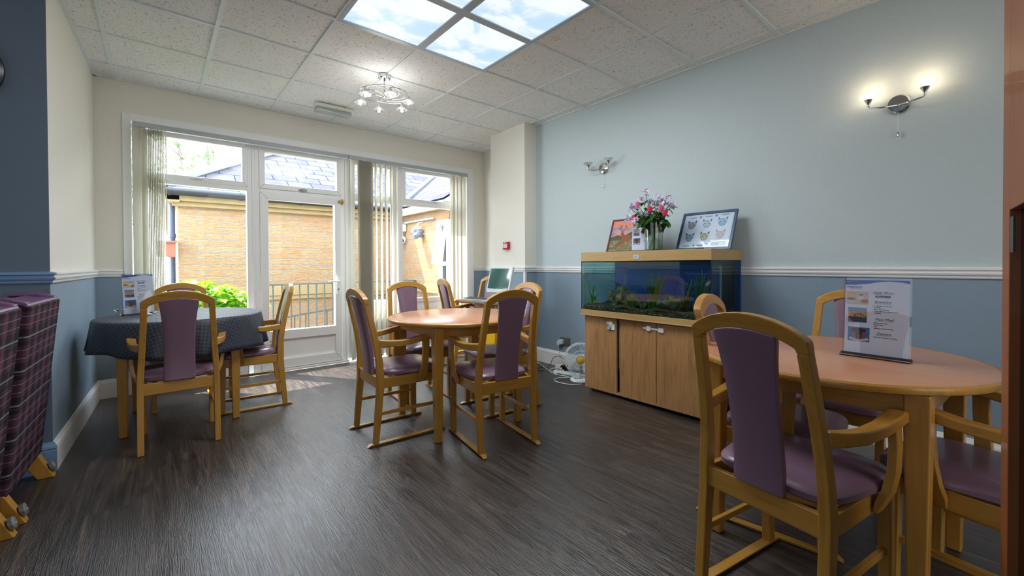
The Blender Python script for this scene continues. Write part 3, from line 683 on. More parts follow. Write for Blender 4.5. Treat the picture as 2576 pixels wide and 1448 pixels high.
ch2('beech armchair with its back to the camera at the near side of the middle table', (1.925, -2.68), (.075, .454), g1)
ch2('beech armchair at the wall side of the middle table, facing left', (2.61, -2.03), (-.449, .046), g1)
ch2('beech armchair at the window side of the middle table, facing the camera', (2.035, -1.14), (-.09, -1), g1)
ch2('beech armchair turned towards the computer desk, behind the middle table', (2.72, -.70), (.97, -.22), 'beech dining chairs at the computer desk')
ch2('sunlit beech chair in the alcove behind the computer monitor', (3.62, -.19), (-1, -.1), 'beech dining chairs at the computer desk')
ch2('large nearest beech armchair with mauve back panel, right foreground', (1.723, -4.181), (.986, -.165), g2)
ch2('beech armchair between the near right table and the aquarium cabinet, side on', (2.375, -3.79), (.14, -.99), g2)
ch2('beech armchair against the wall behind the menu on the near right table', (3.25, -4.11), (-1, -.0), g2)
ch2('beech armchair at the right edge of the photo, partly behind the wooden door', (2.31, -4.88), (.2, .98), g2)
g = make_chair('dining_chair', 'beech armchair without floor runners, its back to the camera, at the clothed table', (.372, -1.33, 0), head(.02, 1), g3, sled=False)
ch2('beech armchair at the right side of the clothed table, in profile', (1.07, -.66), (-1, .08), g3)
ch2('beech armchair at the window side of the clothed table', (.435, .04), (.0, -1), g3)

# ================================================================== TABLES
def table(label, x, y, rz, ang=45, leg_h=.737):
    t = thing('dining_table', label, 'table', (x, y, 0), rz, 'round beech dining tables')
    b = MB(); b.lathe([(0, .737), (.486, .737), (.496, .742), (.5, .751), (.496, .760), (.486, .765), (0, .765)], n=72); tp = b.build('tabletop', TTOP, t, smooth=True)
    b = MB(); b.lathe([(.492, .7375), (.500, .742), (.5025, .751), (.500, .760), (.492, .7655), (.491, .760), (.491, .742)], n=72, cap=False); b.build('edge_band', WOODX, t, smooth=True)
    q = .315
    for sx in (-1, 1):
        for sy in (-1, 1):
            MB().sweep([(sx * q, sy * q, 0), (sx * q, sy * q, .66), (sx * q, sy * q, .737)], [.044, .064, .064], [.044, .064, .064], (1, 0, 0)).build('leg', WOOD, t, bev=.006)
    for s in (-1, 1):
        MB().box(-q + .03, q - .03, s * (q + .01) - .011, s * (q + .01) + .011, .66, .737).build('apron', WOODX, t, bev=.002)
        MB().box(s * (q + .01) - .011, s * (q + .01) + .011, -q + .03, q - .03, .66, .737).build('apron', WOODY, t, bev=.002)
    return t
table('bare round beech table in the middle of the room', 1.98, -2.03, R(-4.5))
rt = table('bare round beech table at near right holding the large menu stand', 2.39, -4.22, R(-3))
for q_ in rt.children:
    if q_.name.startswith(('tabletop', 'edge_band')): q_.scale = (.99, .99, 1); q_.location = (-.008, .018, 0)
table('round beech table under the dark check tablecloth at left', .425, -.60, R(-4.5))
def clothmat():
    n = NT('dark_check_cloth'); t = n.n('TexCoord'); s = n.n('SeparateXYZ'); n.l(t.outputs['UV'], s.inputs[0])
    def w(o, per): return n.math('GREATER_THAN', n.math('SINE', n.math('MULTIPLY', o, 2 * PI / per)), 0)
    f = n.math('ADD', n.math('MULTIPLY', w(s.outputs[0], .026), .5), n.math('MULTIPLY', w(s.outputs[1], .026), .5))
    n.col(n.ramp(f, (0, lin('2A2F38')), (.5, lin('343A46')), (1, lin('424958')))); n.bump(n.noise(n.co(), 9, 3), .5, .02); return n.fin(.5, 0, .45)
def cloth():
    b = bmesh.new(); uv = b.loops.layers.uv.new('UV'); rnd = random.Random(4); N = 180; rs = []
    prof = [(0.0, 0), (.15, 0), (.3, 0), (.42, 0), (.49, 0), (.505, .004), (.512, .015)] + [(.514 + .004 * k, .015 + .033 * k) for k in range(1, 8)]
    for k, (r, d) in enumerate(prof):
        ring = []
        for i in range(N):
            a = 2 * PI * i / N; hem = .93 + .12 * math.cos(a + .6) + .05 * math.cos(4 * a + .5)
            fold = (.5 * math.sin(9 * a + 1) + .35 * math.sin(14 * a + 2.2) + .25 * math.sin(5 * a)) * max(0, d - .01) * .16
            rr = r + fold; dd = d * hem
            if k == 0: rr = .001
            ring.append((b.verts.new((rr * math.cos(a), rr * math.sin(a), -dd + .0)), ((r + d) * math.cos(a), (r + d) * math.sin(a))))
        rs.append(ring)
    for p, q in zip(rs, rs[1:]):
        for i in range(N):
            L = [p[i], p[(i + 1) % N], q[(i + 1) % N], q[i]]; f = b.faces.new([v for v, _ in L][::-1]); f.smooth = True
            for lp, (_, c) in zip(f.loops, L[::-1]): lp[uv].uv = c
    me = bpy.data.meshes.new('tablecloth'); b.to_mesh(me); b.free(); me.materials.append(clothmat())
    o = bpy.data.objects.new('tablecloth', me); C.objects.link(o); o.location = (.425, -.60, .7695)
    m = o.modifiers.new('thickness', 'SOLIDIFY'); m.thickness = .0016; m.offset = 1
    tag(o, 'dark blue-grey check tablecloth draped over the round table at left', 'tablecloth')
cloth()

# ================================================================== AQUARIUM AND ITS CABINET
def flat(b, pts, z=0):   # one flat polygon in the sheet's own x / z plane, facing -y
    b.face(*[b.bm.verts.new((x, z, y)) for x, y in pts])
cab = thing('aquarium_cabinet', 'walnut laminate three-door cabinet carrying the aquarium', 'cabinet', (3.24, -2.18, 0))
YW = -1.14
b = MB()
b.box(.02, .46, -.018, 0, .03, .68); b.box(.02, .46, YW, YW + .018, .03, .68); b.box(.0, .46, YW, 0, .03, .048); b.box(.02, .46, YW, 0, .662, .68); b.box(.445, .46, YW, 0, .03, .68)
b.box(.02, .44, -.375, -.36, .04, .67); b.build('carcass', DOORW, cab, bev=.001)
MB().box(.05, .44, YW + .03, -.03, 0, .03).build('plinth', BLACK, cab)
MB().box(.03, .036, -.385, -.345, .25, .66).build('hinge_strip', plain('grey_hinge_strip', '7C8688', .4), cab)
doors = []
for y0, y1 in ((-.345, 0), (-.715, -.385), (YW, -.72)):
    doors.append(MB().box(0, .018, y0, y1, .048, .672).build('door', DOORW, cab, bev=.001))
lt = MB().box(-.004, 0, -.282, -.242, .622, .640).box(-.014, 0, -.31, -.275, .617, .645); lt.box(-.010, 0, -.33, -.295, .575, .625, None); l1 = lt.build('child_lock', WPLAST, doors[0], bev=.004)
mt = Matrix.Translation((-.006, -.285, .605)) @ Matrix.Rotation(R(35), 4, 'X'); MB().cbox((-.004, 0, -.012), (.012, .03, .045), mt).build('child_lock_tab', GREYP, doors[0], bev=.004)
lt = MB().box(-.004, 0, -.64, -.60, .618, .636).box(-.014, 0, -.672, -.636, .610, .644).box(-.006, -.002, -.74, -.66, .618, .634).box(-.014, 0, -.785, -.742, .608, .642); lt.build('child_lock', WPLAST, doors[1], bev=.004)
aq = thing('aquarium', 'wide planted aquarium with pale wood hood against the right wall', 'aquarium', (3.20, -2.17, 0))
L = 1.175; D = .50
MB().box(0, D, -L, 0, 1.16, 1.24).build('hood', TANKW, aq, bev=.002)
b = MB().box(.0, D, -L, 0, .688, .733).box(-.006, D, -L - .004, .004, .682, .690); b.build('base_trim', TANKW, aq, bev=.002)
TG = glass('tank_glass', (.74, .86, .84), 1.9)
for nm, q in (('front_glass', (.006, .014, -L + .006, -.006)), ('side_glass', (.014, D - .01, -.014, -.006)), ('side_glass', (.014, D - .01, -L + .006, -L + .014))):
    MB().box(*q, .733, 1.16).build(nm, TG if nm == 'front_glass' else glass('tank_side_glass', (.7, .82, .8), .7), aq)
BK = plain('tank_blue_backing', '1C58B4', .5); MB().box(D - .012, D - .004, -L + .006, -.006, .733, 1.16).build('back_panel', BK, aq)
b = MB()
for y in (-.003, -L + .003): b.box(.003, .010, y - .003, y + .003, .733, 1.16)
b.box(.006, D - .02, -L + .01, -.01, 1.15, 1.16); b.build('seal', BLACK, aq)
def gravelmat():
    n = NT('dark_gravel'); v = n.n('TexVoronoi'); n.l(n.co(), v.inputs['Vector']); v.inputs['Scale'].default_value = 130
    n.col(n.mix(.8, n.ramp(v.outputs['Color'], (.3, lin('2A2418')), (.6, lin('5E5030')), (.9, lin('C2B88C'))), n.ramp(v.outputs['Distance'], (.2, (1, 1, 1)), (.7, (.1, .1, .1))), 'MULTIPLY')); n.bump(v.outputs['Distance'], .8, .01)
    return n.fin(.6)
rnd = random.Random(2)
b = MB(); g = []
for i in range(12):
    row = []
    for j in range(40): row.append((.016 + (D - .032) * i / 11, -.016 - (L - .032) * j / 39, .765 + .012 * math.sin(i * .9) + .012 * math.sin(j * .55 + i * .4) + rnd.uniform(-.003, .003) + .02 * i / 11))
    g.append(row)
b.sheet(g); b.box(.015, .02, -L + .016, -.016, .734, .765); gr = b.build('gravel', gravelmat(), aq, smooth=True); gr['kind'] = 'stuff'
WATER = NT('tank_water'); tr = WATER.n('BsdfTransparent'); tr.inputs[0].default_value = (.78, .87, .93, 1); WATER.l(tr.outputs[0], WATER.out.inputs[0])
MB().box(.016, D - .014, -L + .016, -.016, .735, 1.135).build('water', WATER.m, aq)
MB().box(D - .09, D - .03, -L + .04, -L + .12, .80, 1.13).build('filter_box', BLACK, aq, bev=.004)
MB().tube([(.25, -L + .05, .86), (.25, -L + .05, 1.12)], .008, 8).build('thermometer', plain('pale_tube', 'A8BCC0', .3), aq)
ROCK = NT('mossy_rock'); nn = ROCK.noise(ROCK.co(), 26, 8, .7, .6); ROCK.col(ROCK.ramp(nn, (.36, lin('2E2A1E')), (.5, lin('7A7050')), (.64, lin('B8AE84')))); ROCK.bump(nn, 1, .03); ROCK = ROCK.fin(.8)
for lb, y, x, r, sc, sd in (('largest pale rock at the left of the aquarium', -.25, .20, .085, (1, 1.1, .95), 3), ('flat dark rock right of the largest rock in the aquarium', -.38, .22, .075, (1, 1.3, .55), 5),
                        ('small upright rock between the two grass clumps in the aquarium', -.575, .26, .05, (1, .8, 1.7), 8), ('low rounded rock beside the tall grass clump in the aquarium', -.55, .13, .04, (1, .8, .9), 9),
                        ('pointed pale rock right of the tall grass clump in the aquarium', -.79, .16, .078, (1, 1.15, .8), 12), ('rock at the right end of the aquarium', -1.04, .2, .06, (1, 1, 1.1), 15)):
    o = MB().blob((0, 0, 0), r, sd, .38, 4, sc).build('aquarium_rock', ROCK, None, smooth=True); o.location = (3.20 + x, -2.17 + y, .775 + r * sc[2] * .62); tag(o, lb, 'rock', 'rocks in the aquarium')
def grassclump(lb, x, y, n, h, spread, m, w=.0028, wav=0):
    rnd = random.Random(int(-y * 100)); b = MB()
    for _ in range(n):
        a = rnd.uniform(0, 2 * PI); k = rnd.uniform(.2, 1) * spread; hh = h * rnd.uniform(.6, 1)
        p0 = Vector((rnd.uniform(-.02, .02), rnd.uniform(-.03, .03), 0)); pts = [p0 + Vector((math.cos(a) * k * (t ** 1.6) + wav * math.sin(t * 14 + a), math.sin(a) * k * (t ** 1.6) + wav * math.cos(t * 11 + a), hh * t)) for t in [i / 8 for i in range(9)]]
        pts = [Vector((max(-x + .03, min(D - .06 - x, p.x)), p.y, p.z)) for p in pts]
        b.sweep(pts, [w * (1.2 - t * .9) * 2 for t in [i / 8 for i in range(9)]], .0008, (math.sin(a), -math.cos(a), .01))
    o = b.build('aquarium_plant', m, None, fix=False); o.location = (3.20 + x, -2.17 + y, .768); tag(o, lb, 'aquarium plant', 'plants in the aquarium')
GR1 = plain('vivid_water_plant', '3CB83C', .5, var=.3, bs=30); GR2 = plain('water_grass', '3E7A22', .5, var=.3, bs=30); GR3 = plain('olive_water_plant', '7E8A2E', .5, var=.3, bs=30)
grassclump('bright green wavy plant near the left end of the aquarium', .06, -.10, 5, .24, .05, GR1, .007, .012)
grassclump('short fine grass clump in the middle of the aquarium', .10, -.46, 60, .15, .05, GR2)
grassclump('tall grass clump right of the middle of the aquarium', .12, -.66, 110, .31, .12, GR2, .003)
grassclump('long-bladed grass clump towards the right end of the aquarium', .24, -.98, 60, .33, .16, GR2)
grassclump('olive broad-leaved plant behind the rocks at the left in the aquarium', .34, -.22, 10, .18, .12, GR3, .010, .01)
grassclump('olive broad-leaved plant behind the long-bladed grass in the aquarium', .30, -.84, 9, .24, .10, GR3, .010, .012)
al = area('aquarium_hood_lamp', (3.42, -2.75, 1.15), .05, .9, 3.5, (.85, .97, 1), (0, 0, R(0)))
al.parent = None
pl_ = MB().box(-.004, 0, -.60, -.55, 1.178, 1.208).build('maker_plate', plain('label_silver', 'C0CCDC', .35), aq)
BLU = plain('print_blue', '2A4AA8', .6); INK = plain('print_black', '1A1A22', .6); RED = plain('print_red', 'B02840', .6)
def sheet_rot(): return (0, 0, R(-90))
# text on a -x facing surface: text x runs towards -y
def text_mx(name, body, size, mat, parent, loc, shear=0, ax='LEFT', bold=0):
    return text(name, body, size, mat, parent, loc, (R(90), 0, R(-90)), shear, .0003, ax, bold)
b = MB()
for y0, y1, z0, z1 in ((-.555, -.559, 1.196, 1.201), (-.562, -.570, 1.195, 1.201), (-.571, -.592, 1.196, 1.2005), (-.560, -.590, 1.187, 1.190)): b.box(-.0048, -.0038, y1, y0, z0, z1)
b.build('maker_marks', BLU, pl_)

# ================================================================== MENU STANDS
def P2(b, x0, x1, z0, z1, y=-.0002): b.face(*[b.bm.verts.new(p) for p in ((x0, y, z0), (x1, y, z0), (x1, y, z1), (x0, y, z1))])
def ell(b, cx, cz, rx, rz, y, n=20, a0=0, a1=2 * PI):
    b.face(*[b.bm.verts.new((cx + rx * math.cos(a0 + (a1 - a0) * i / n), y, cz + rz * math.sin(a0 + (a1 - a0) * i / n))) for i in range(n + (0 if abs(a1 - a0 - 2 * PI) < .01 else 1))])
def poly(b, pts, y): b.face(*[b.bm.verts.new((x, y, z)) for x, z in pts])
def menu(label, loc, rz, full=True, lean=R(-4)):
    """Built in x (reading direction) and z, facing -y."""
    t = thing('menu_stand', label, 'menu holder', loc, rz)
    b = MB().hexa([(-.107, -.030, 0), (.107, -.030, 0), (.107, .024, 0), (-.107, .024, 0), (-.107, -.012, .012), (.107, -.012, .012), (.107, .012, .012), (-.107, .012, .012)]); b.build('base', BLACK, t, bev=.002)
    MB().box(-.1071, .1071, -.028, -.0225, .0035, .0065).build('silver_strip', CHROME, t)
    ac = MB().box(-.105, .105, -.004, -.0025, .008, .312).box(-.105, .105, .0025, .004, .008, .312).build('acrylic_holder', glass('acrylic', (.97, .98, .99), 1.2), t); ac.rotation_euler = (lean, 0, 0)
    pp = MB().box(-.0985, .0985, -.0006, .0006, .012, .303).build('menu_sheet', PAPER, t); pp.rotation_euler = (lean, 0, 0)
    def part(nm, mat, fn, p=pp):
        b = MB(); fn(b); return b.build(nm, mat, p, fix=False)
    Y1, Y2, Y3, Y4 = -.0009, -.0012, -.0015, -.0018
    def wave(b):
        top = [(-.0985, .303), (.0985, .303)]; bot = [(.0985 - .197 * i / 24, .289 + .010 * math.sin(PI * (i / 24) * 1.5 + .2) * (1 if i < 14 else .6)) for i in range(25)]
        poly(b, top + bot, Y1)
    part('blue_banner', plain('banner_blue', '2348B4', .5), wave)
    part('pink_banner_tip', plain('banner_magenta', 'A84880', .5), lambda b: poly(b, [(-.0985, .289), (-.0985, .297), (-.075, .300), (-.05, .2985), (-.08, .2955)], Y2))
    part('bird_mark', BLU, lambda b: (poly(b, [(-.078, .287), (-.070, .290), (-.066, .287), (-.060, .290), (-.064, .283), (-.072, .283)], Y2)))
    text('logo_name', 'Hallamshire', .0105, BLU, pp, (-.0945, Y1, .272), (R(90), 0, 0), .15, .0001, 'LEFT', .0002)
    text('logo_line', 'a better care home', .0045, RED, pp, (-.083, Y1, .2665), (R(90), 0, 0), 0, .0001)
    # three photographs
    part('breakfast_photo', plain('photo_cream', 'C6B8A8', .5), lambda b: P2(b, -.094, -.024, .205, .257, Y1))
    part('breakfast_photo_juice', plain('photo_orange', 'E8A82A', .5), lambda b: (P2(b, -.088, -.068, .244, .255, Y2)))
    part('breakfast_photo_bowl', plain('photo_brown', 'A8623A', .5), lambda b: (ell(b, -.079, .226, .014, .0065, Y2), ell(b, -.036, .219, .012, .008, Y2)))
    part('breakfast_photo_cup', plain('photo_white', 'D8D6D2', .5), lambda b: (ell(b, -.079, .2205, .012, .006, Y1 - .0001), P2(b, -.054, -.040, .229, .243, Y2), ell(b, -.046, .229, .013, .004, Y1 - .0001)))
    part('breakfast_photo_coffee', plain('photo_dark', '2A1E1A', .5), lambda b: ell(b, -.047, .243, .007, .002, Y3))
    part('meal_photo', plain('photo_blue_grey', '6E86A4', .5), lambda b: P2(b, -.088, -.028, .133, .192, Y1))
    def dish(b): poly(b, [(-.088, .160), (-.028, .155), (-.028, .135), (-.072, .135), (-.083, .146)], Y2)
    part('meal_photo_dish', plain('photo_navy', '1E3A66', .5), dish)
    rn = random.Random(5)
    part('meal_photo_pasta', plain('photo_pasta', 'DE9A4E', .5), lambda b: [ell(b, -.084 + .053 * rn.random(), .156 + .016 * rn.random(), .005, .004, Y3 - .00002 * i, 8) for i in range(16)])
    part('meal_photo_tomato', plain('photo_tomato', 'C0482A', .5), lambda b: [ell(b, -.082 + .05 * rn.random(), .154 + .016 * rn.random(), .0035, .003, Y4 - .00002 * i, 8) for i in range(9)])
    part('meal_photo_herb', plain('photo_herb', '5A7A2A', .5), lambda b: [ell(b, -.080 + .045 * rn.random(), .158 + .012 * rn.random(), .004, .002, Y4 - .0004 - .00002 * i, 8) for i in range(6)])
    part('cake_photo', plain('photo_sky', '2E6AA8', .5), lambda b: P2(b, -.088, -.018, .058, .114, Y1))
    part('cake_photo_plate', plain('photo_plate', 'B8C2CC', .5), lambda b: ell(b, -.052, .068, .032, .009, Y2))
    part('cake_photo_cake', plain('photo_cake', '8A4A3C', .5), lambda b: poly(b, [(-.077, .100), (-.052, .110), (-.030, .100), (-.030, .072), (-.052, .064), (-.076, .072)], Y3))
    part('cake_photo_icing', plain('photo_icing', '3A2220', .5), lambda b: (ell(b, -.053, .102, .024, .009, Y4), poly(b, [(-.063, .098), (-.052, .104), (-.041, .096), (-.044, .070), (-.060, .068)], Y4 - .0001)))
    for z, s, tx in ((.250, .0135, 'Daily Menu'), (.214, .0135, 'Breakfast'), (.146, .0135, 'Main Meal'), (.091, .0135, 'Dessert')):
        text('menu_heading', tx, s, INK, pp, (.020 if z > .15 else .025, Y1, z), (R(90), 0, 0), .35, .0001, 'CENTER')
        part('heading_underline', INK, lambda b: P2(b, -.004 if z > .15 else 0, .046 if z > .15 else .05, z - .0032, z - .0024, Y1))
    part('date_bar', INK, lambda b: P2(b, -.003, .043, .235, .243, Y1)); text('date_text', 'Wednesday 1st', .006, PAPER, pp, (.020, Y3, .237), (R(90), 0, 0), 0, .0001, 'CENTER')
    for z, tx in ((.201, '\u2022  A selection of cereals'), (.194, '\u2022  Porridge'), (.187, '\u2022  Bacon and Sausage'), (.180, '\u2022  Fresh salad and yogurt option'), (.173, '    available'), (.134, '\u2022  Mushroom Soup'), (.127, '\u2022  Prawn salad'), (.120, '    OR'), (.113, '\u2022  Selection of Sandwiches'), (.079, '\u2022  Selection of Cakes and Buns')):
        text('menu_line', tx, .0062, INK, pp, (-.012, Y1, z), (R(90), 0, 0), 0, .0001, 'LEFT', .00006)
    return t
menu('large daily menu in an acrylic stand on the near right table', (2.412, -4.352, .766), R(-97.0) + R(4))
menu('daily menu stand at the back of the clothed table, by the left blind', (.165, -.41, .7705), R(28))
menu('daily menu stand between the stag picture and the flower vase', (3.40, -2.665, 1.2405), R(-90))
sf = thing('shell_napkin', 'white scalloped paper fan standing before the menu on the clothed table', 'napkin', (.215, -.52, .772), R(35))
MB().lathe([(0, .0), (.022, .0), (.028, .006), (.006, .012), (.004, .02)], n=20).build('stand', WPLAST, sf, smooth=True)
pts = []
for i in range(96):
    a = 2 * PI * i / 96; r = 1 + .05 * math.sin(a * 14); pts.append((.034 * r * math.cos(a), .10 + .085 * r * math.sin(a)))
MB().prism(pts, lambda a, c, t: Vector((a, t + .006 * math.sin(c * 60), c)), -.002, .002).build('fan', plain('white_lace_paper', 'E4E6EA', .7, bump=.6, bs=90), sf)
sg = thing('small_glass_dish', 'small clear glass dish at the back edge of the clothed table', 'dish', (.045, -.40, .7705))
MB().lathe([(0, 0), (.022, 0), (.014, .01), (.012, .03), (.026, .042), (.028, .046), (.024, .046), (0, .034)], n=18).build('dish', glass('pressed_glass', (.85, .88, .88), 3), sg, smooth=True)

# ================================================================== PICTURES, VASE AND FLOWERS ON THE HOOD
def picture(name, label, cat, loc, lean, w, h, fw, fmat_, rz=R(-90)):
    t = thing(name, label, cat, loc, 0, None, (0, 0, rz)); hold = bpy.data.objects.new('backing', None)
    b = MB(); 
    P = lambda x, z, y: mm @ Vector((x, y, z))
    mm = Matrix.Rotation(lean, 4, 'X')
    for pl in ([(-w / 2, 0), (-w / 2 + fw, fw), (-w / 2 + fw, h - fw), (-w / 2, h)], [(w / 2, 0), (w / 2, h), (w / 2 - fw, h - fw), (w / 2 - fw, fw)], [(-w / 2, 0), (w / 2, 0), (w / 2 - fw, fw), (-w / 2 + fw, fw)], [(-w / 2, h), (-w / 2 + fw, h - fw), (w / 2 - fw, h - fw), (w / 2, h)]): b.prism(pl, P, -.008, .008)
    b.build('frame', fmat_, t, bev=.001)
    return t, mm
def art(t, mm, nm, mat, fn, par=None):
    b = MB(); fn(b)
    for v in b.bm.verts: v.co = mm @ v.co
    return b.build(nm, mat, par or t, fix=False)
FRED = plain('mahogany_frame', '6A3030', .4); FBLU = plain('dark_blue_frame', '1E4466', .35)
t, mm = picture('framed_stag_picture', 'red-brown framed picture of a stag under an orange sky, leaning on the wall', 'picture', (3.535, -2.40, 1.2405), R(-20), .42, .335, .014, FRED)
def skyart():
    n = NT('sunset_sky_print'); f = n.noise(n.co(scale=(1, 1, 2.5)), 9, 4, .6, .6); n.col(n.ramp(f, (.35, lin('8E84A0')), (.48, lin('C8A0A0')), (.55, lin('E07A4E')), (.7, lin('E8B088')))); return n.fin(.35)
def grassart():
    n = NT('moorland_print'); f = n.noise(n.co(scale=(1, 1, 2)), 22, 5, .7); n.col(n.ramp(f, (.3, lin('3A3A26')), (.5, lin('7A7048')), (.7, lin('A89A70')))); return n.fin(.35)
pic = art(t, mm, 'print', skyart(), lambda b: P2(b, -.196, .196, .014, .321, 0))
art(t, mm, 'moor', grassart(), lambda b: poly(b, [(-.196, .014), (.196, .014), (.196, .15), (.02, .13), (-.196, .12)], -.0006), pic)
art(t, mm, 'hills', plain('hill_print', '4A5038', .4, var=.3, bs=30), lambda b: (poly(b, [(-.196, .12), (-.196, .155), (-.12, .175), (-.05, .16), (.03, .205), (.10, .23), (.196, .19), (.196, .13)], -.0004)), pic)
def stag(b):
    poly(b, [(x - .09, z) for x, z in [(.01, .205), (.025, .212), (.03, .195), (.045, .175), (.10, .168), (.118, .155), (.118, .12), (.11, .115), (.108, .06), (.100, .06), (.10, .11), (.06, .105), (.052, .05), (.044, .05), (.044, .11), (.034, .115), (.030, .055), (.022, .055), (.022, .125), (.015, .165), (.0, .185)]], -.001)
art(t, mm, 'stag', plain('stag_print', '8A4A26', .4, var=.25, bs=50), stag, pic)
def antl(b):
    for s in (-1, 1):
        for p in ([(.018, .205), (.018 + s * .03, .235), (.018 + s * .028, .275)], [(.018 + s * .028, .232), (.018 + s * .05, .255)], [(.018 + s * .03, .25), (.018 + s * .012, .272)], [(.018 + s * .012, .215), (.018 + s * .004, .235)]):
            b.sweep([(x - .09, -.0014, z) for x, z in p], .0035, .0006, (1, 0, .01))
art(t, mm, 'antlers', plain('antler_print', '2E2420', .4), antl, pic)
art(t, mm, 'glazing', glass('picture_glass', (1, 1, 1), 1.0), lambda b: P2(b, -.196, .196, .014, .321, -.0035))
t, mm = picture('framed_cat_picture', 'dark blue framed print of six cat heads with the word meow, leaning on the wall', 'picture', (3.50, -3.13, 1.2405), R(-24), .43, .335, .02, FBLU)
pic = art(t, mm, 'print', plain('cat_print_paper', 'C6D6EC', .5), lambda b: P2(b, -.196, .196, .02, .315, 0))
TEALS = ['24384A', '2E6E8A', '2A7AA0', '1E4E68', '3A5E5A', '8E92A0']
def cathead(k, cx, cz, s, col):
    rn = random.Random(k); m = plain('cat_ink_%s' % 'abcdef'[k], col, .5); m2 = plain('cat_pale_%s' % 'abcdef'[k], ['8E9CB0', 'B8C8D8', '9AC0D8', '7AA8C0', 'A8B8A0', 'C0BCC4'][k], .5)
    def line(b, pts, w=.0022, y=-.0012): b.sweep([(cx + x * s, y, cz + z * s) for x, z in pts], w, .0005, (.3, 0, 1) if abs(pts[0][0] - pts[-1][0]) > abs(pts[0][1] - pts[-1][1]) else (1, 0, .3))
    out = [(-.9, .2), (-.95, 1.15), (-.4, .68), (0, .75), (.4, .68), (.95, 1.15), (.9, .2), (.85, -.3), (.45, -.8), (0, -1), (-.45, -.8), (-.85, -.3)]
    art(t, mm, 'cat_head', m2, lambda b: poly(b, [(cx + x * s, cz + z * s) for x, z in out], -.0006), pic)
    def feat(b):
        for sx in (-1, 1):
            poly(b, [(cx + sx * x * s, cz + z * s) for x, z in [(.92, .45), (.93, 1.12), (.50, .72)]], -.0009)
            ell(b, cx + sx * .4 * s, cz + .02 * s, .2 * s, .12 * s, -.0011, 10)
            for i in range(3): line(b, [(sx * (.85 - .1 * i), -.15 - .2 * i), (sx * (.5 - .05 * i), -.25 - .2 * i)])
            line(b, [(sx * .02, -.55), (sx * .2, -.68), (sx * .36, -.62)])
        poly(b, [(cx - .14 * s, cz - .3 * s), (cx + .14 * s, cz - .3 * s), (cx, cz - .46 * s)], -.0011)
        for i in (-1, 0, 1): line(b, [(i * .22, .7), (i * .14, .3)], .0025)
        line(b, [(-.6, -.72), (-.3, -.92), (0, -.98), (.3, -.92), (.6, -.72)])
    art(t, mm, 'cat_markings', m, feat, pic)
for k, (cx, cz) in enumerate(((-.125, .225), (-.005, .23), (.115, .238), (-.125, .115), (-.005, .12), (.115, .13))): cathead(k, cx, cz, .038, TEALS[k])
def paw(b):
    for cx, cz in ((-.065, .288), (.06, .292), (-.075, .042), (.03, .045)):
        ell(b, cx, cz, .007, .006, -.001, 10)
        for q in (-.009, -.003, .003, .009): ell(b, cx + q, cz + .012 - abs(q) * .4, .0022, .0034, -.001, 8)
art(t, mm, 'paw_prints', plain('cat_ink_blue', '1E4A6E', .5), paw, pic)
for x, z in ((-.125, .283), (0, .288), (.125, .293), (-.14, .034), (-.03, .036)):
    o = text('meow_word', 'meow', .022, MC['cat_ink_blue'], pic, (0, 0, 0), (0, 0, 0), .3, .0001, 'CENTER'); o.matrix_local = mm @ Matrix.Translation((x, -.001, z)) @ Matrix.Rotation(R(90), 4, 'X')
art(t, mm, 'title_block', plain('cat_title_teal', '5E8E9C', .5), lambda b: P2(b, .06, .165, .035, .066, -.0012), pic)
art(t, mm, 'title_block_panel', plain('cat_title_pale', 'A8C4CC', .5), lambda b: P2(b, .118, .160, .039, .058, -.0016), pic)
art(t, mm, 'glazing', glass('picture_glass'), lambda b: P2(b, -.195, .195, .02, .315, -.0035))
lp = thing('leaflets', 'thin open leaflets lying in front of the cat picture', 'leaflet', (3.36, -3.03, 1.2405), R(-90))
MB().hexa([(-.13, -.05, 0), (.15, -.06, 0), (.16, .05, 0), (-.12, .06, 0), (-.13, -.05, .002), (.15, -.06, .010), (.16, .05, .016), (-.12, .06, .003)]).build('leaflet', plain('green_print', '4A6A58', .5), lp)
MB().hexa([(-.17, -.04, 0), (.02, -.07, 0), (.02, .0, 0), (-.16, .04, 0), (-.17, -.04, .0015), (.02, -.07, .0015), (.02, .0, .0015), (-.16, .04, .0015)]).build('leaflet', PAPER, lp)
va = thing('glass_vase', 'clear glass vase holding flowers on the aquarium hood', 'vase', (3.385, -2.785, 1.2405))
MB().lathe([(0, 0), (.066, 0), (.070, .006), (.074, .12), (.082, .232), (.0795, .232), (.0715, .12), (.066, .012), (0, .012)], n=40).build('vase_body', glass('vase_glass', (.93, .96, .95), 1.8), va, smooth=True)
MB().lathe([(0, .012), (.066, .012), (.0705, .09), (0, .09)], n=32).build('water', glass('vase_water', (.86, .93, .91), .8), va, smooth=True)
fl_ = thing('flower_bouquet', 'bouquet of pink roses and lilac-white alstroemeria standing in the glass vase', 'flowers', (3.385, -2.785, 1.2405))
rnd = random.Random(9); b = MB(); heads = []
HP = [(-.19, .36), (-.20, .28), (-.15, .38), (-.155, .30), (-.11, .25), (-.08, .41), (-.06, .35), (-.02, .46), (-.03, .40), (.03, .37), (.02, .30), (.07, .43), (.09, .38), (.10, .33), (.12, .42), (.14, .36), (.17, .35), (.21, .34), (-.09, .30), (.0, .26), (.05, .28)]
for a_, z_ in HP: heads.append(Vector((rnd.uniform(-.07, .05) - .02, -a_, z_)))
RO = [(-.125, .27), (.025, .325), (.155, .285), (.115, .325), (-.09, .375)]
roses = [Vector((-.09, -a_, z_)) for a_, z_ in RO]
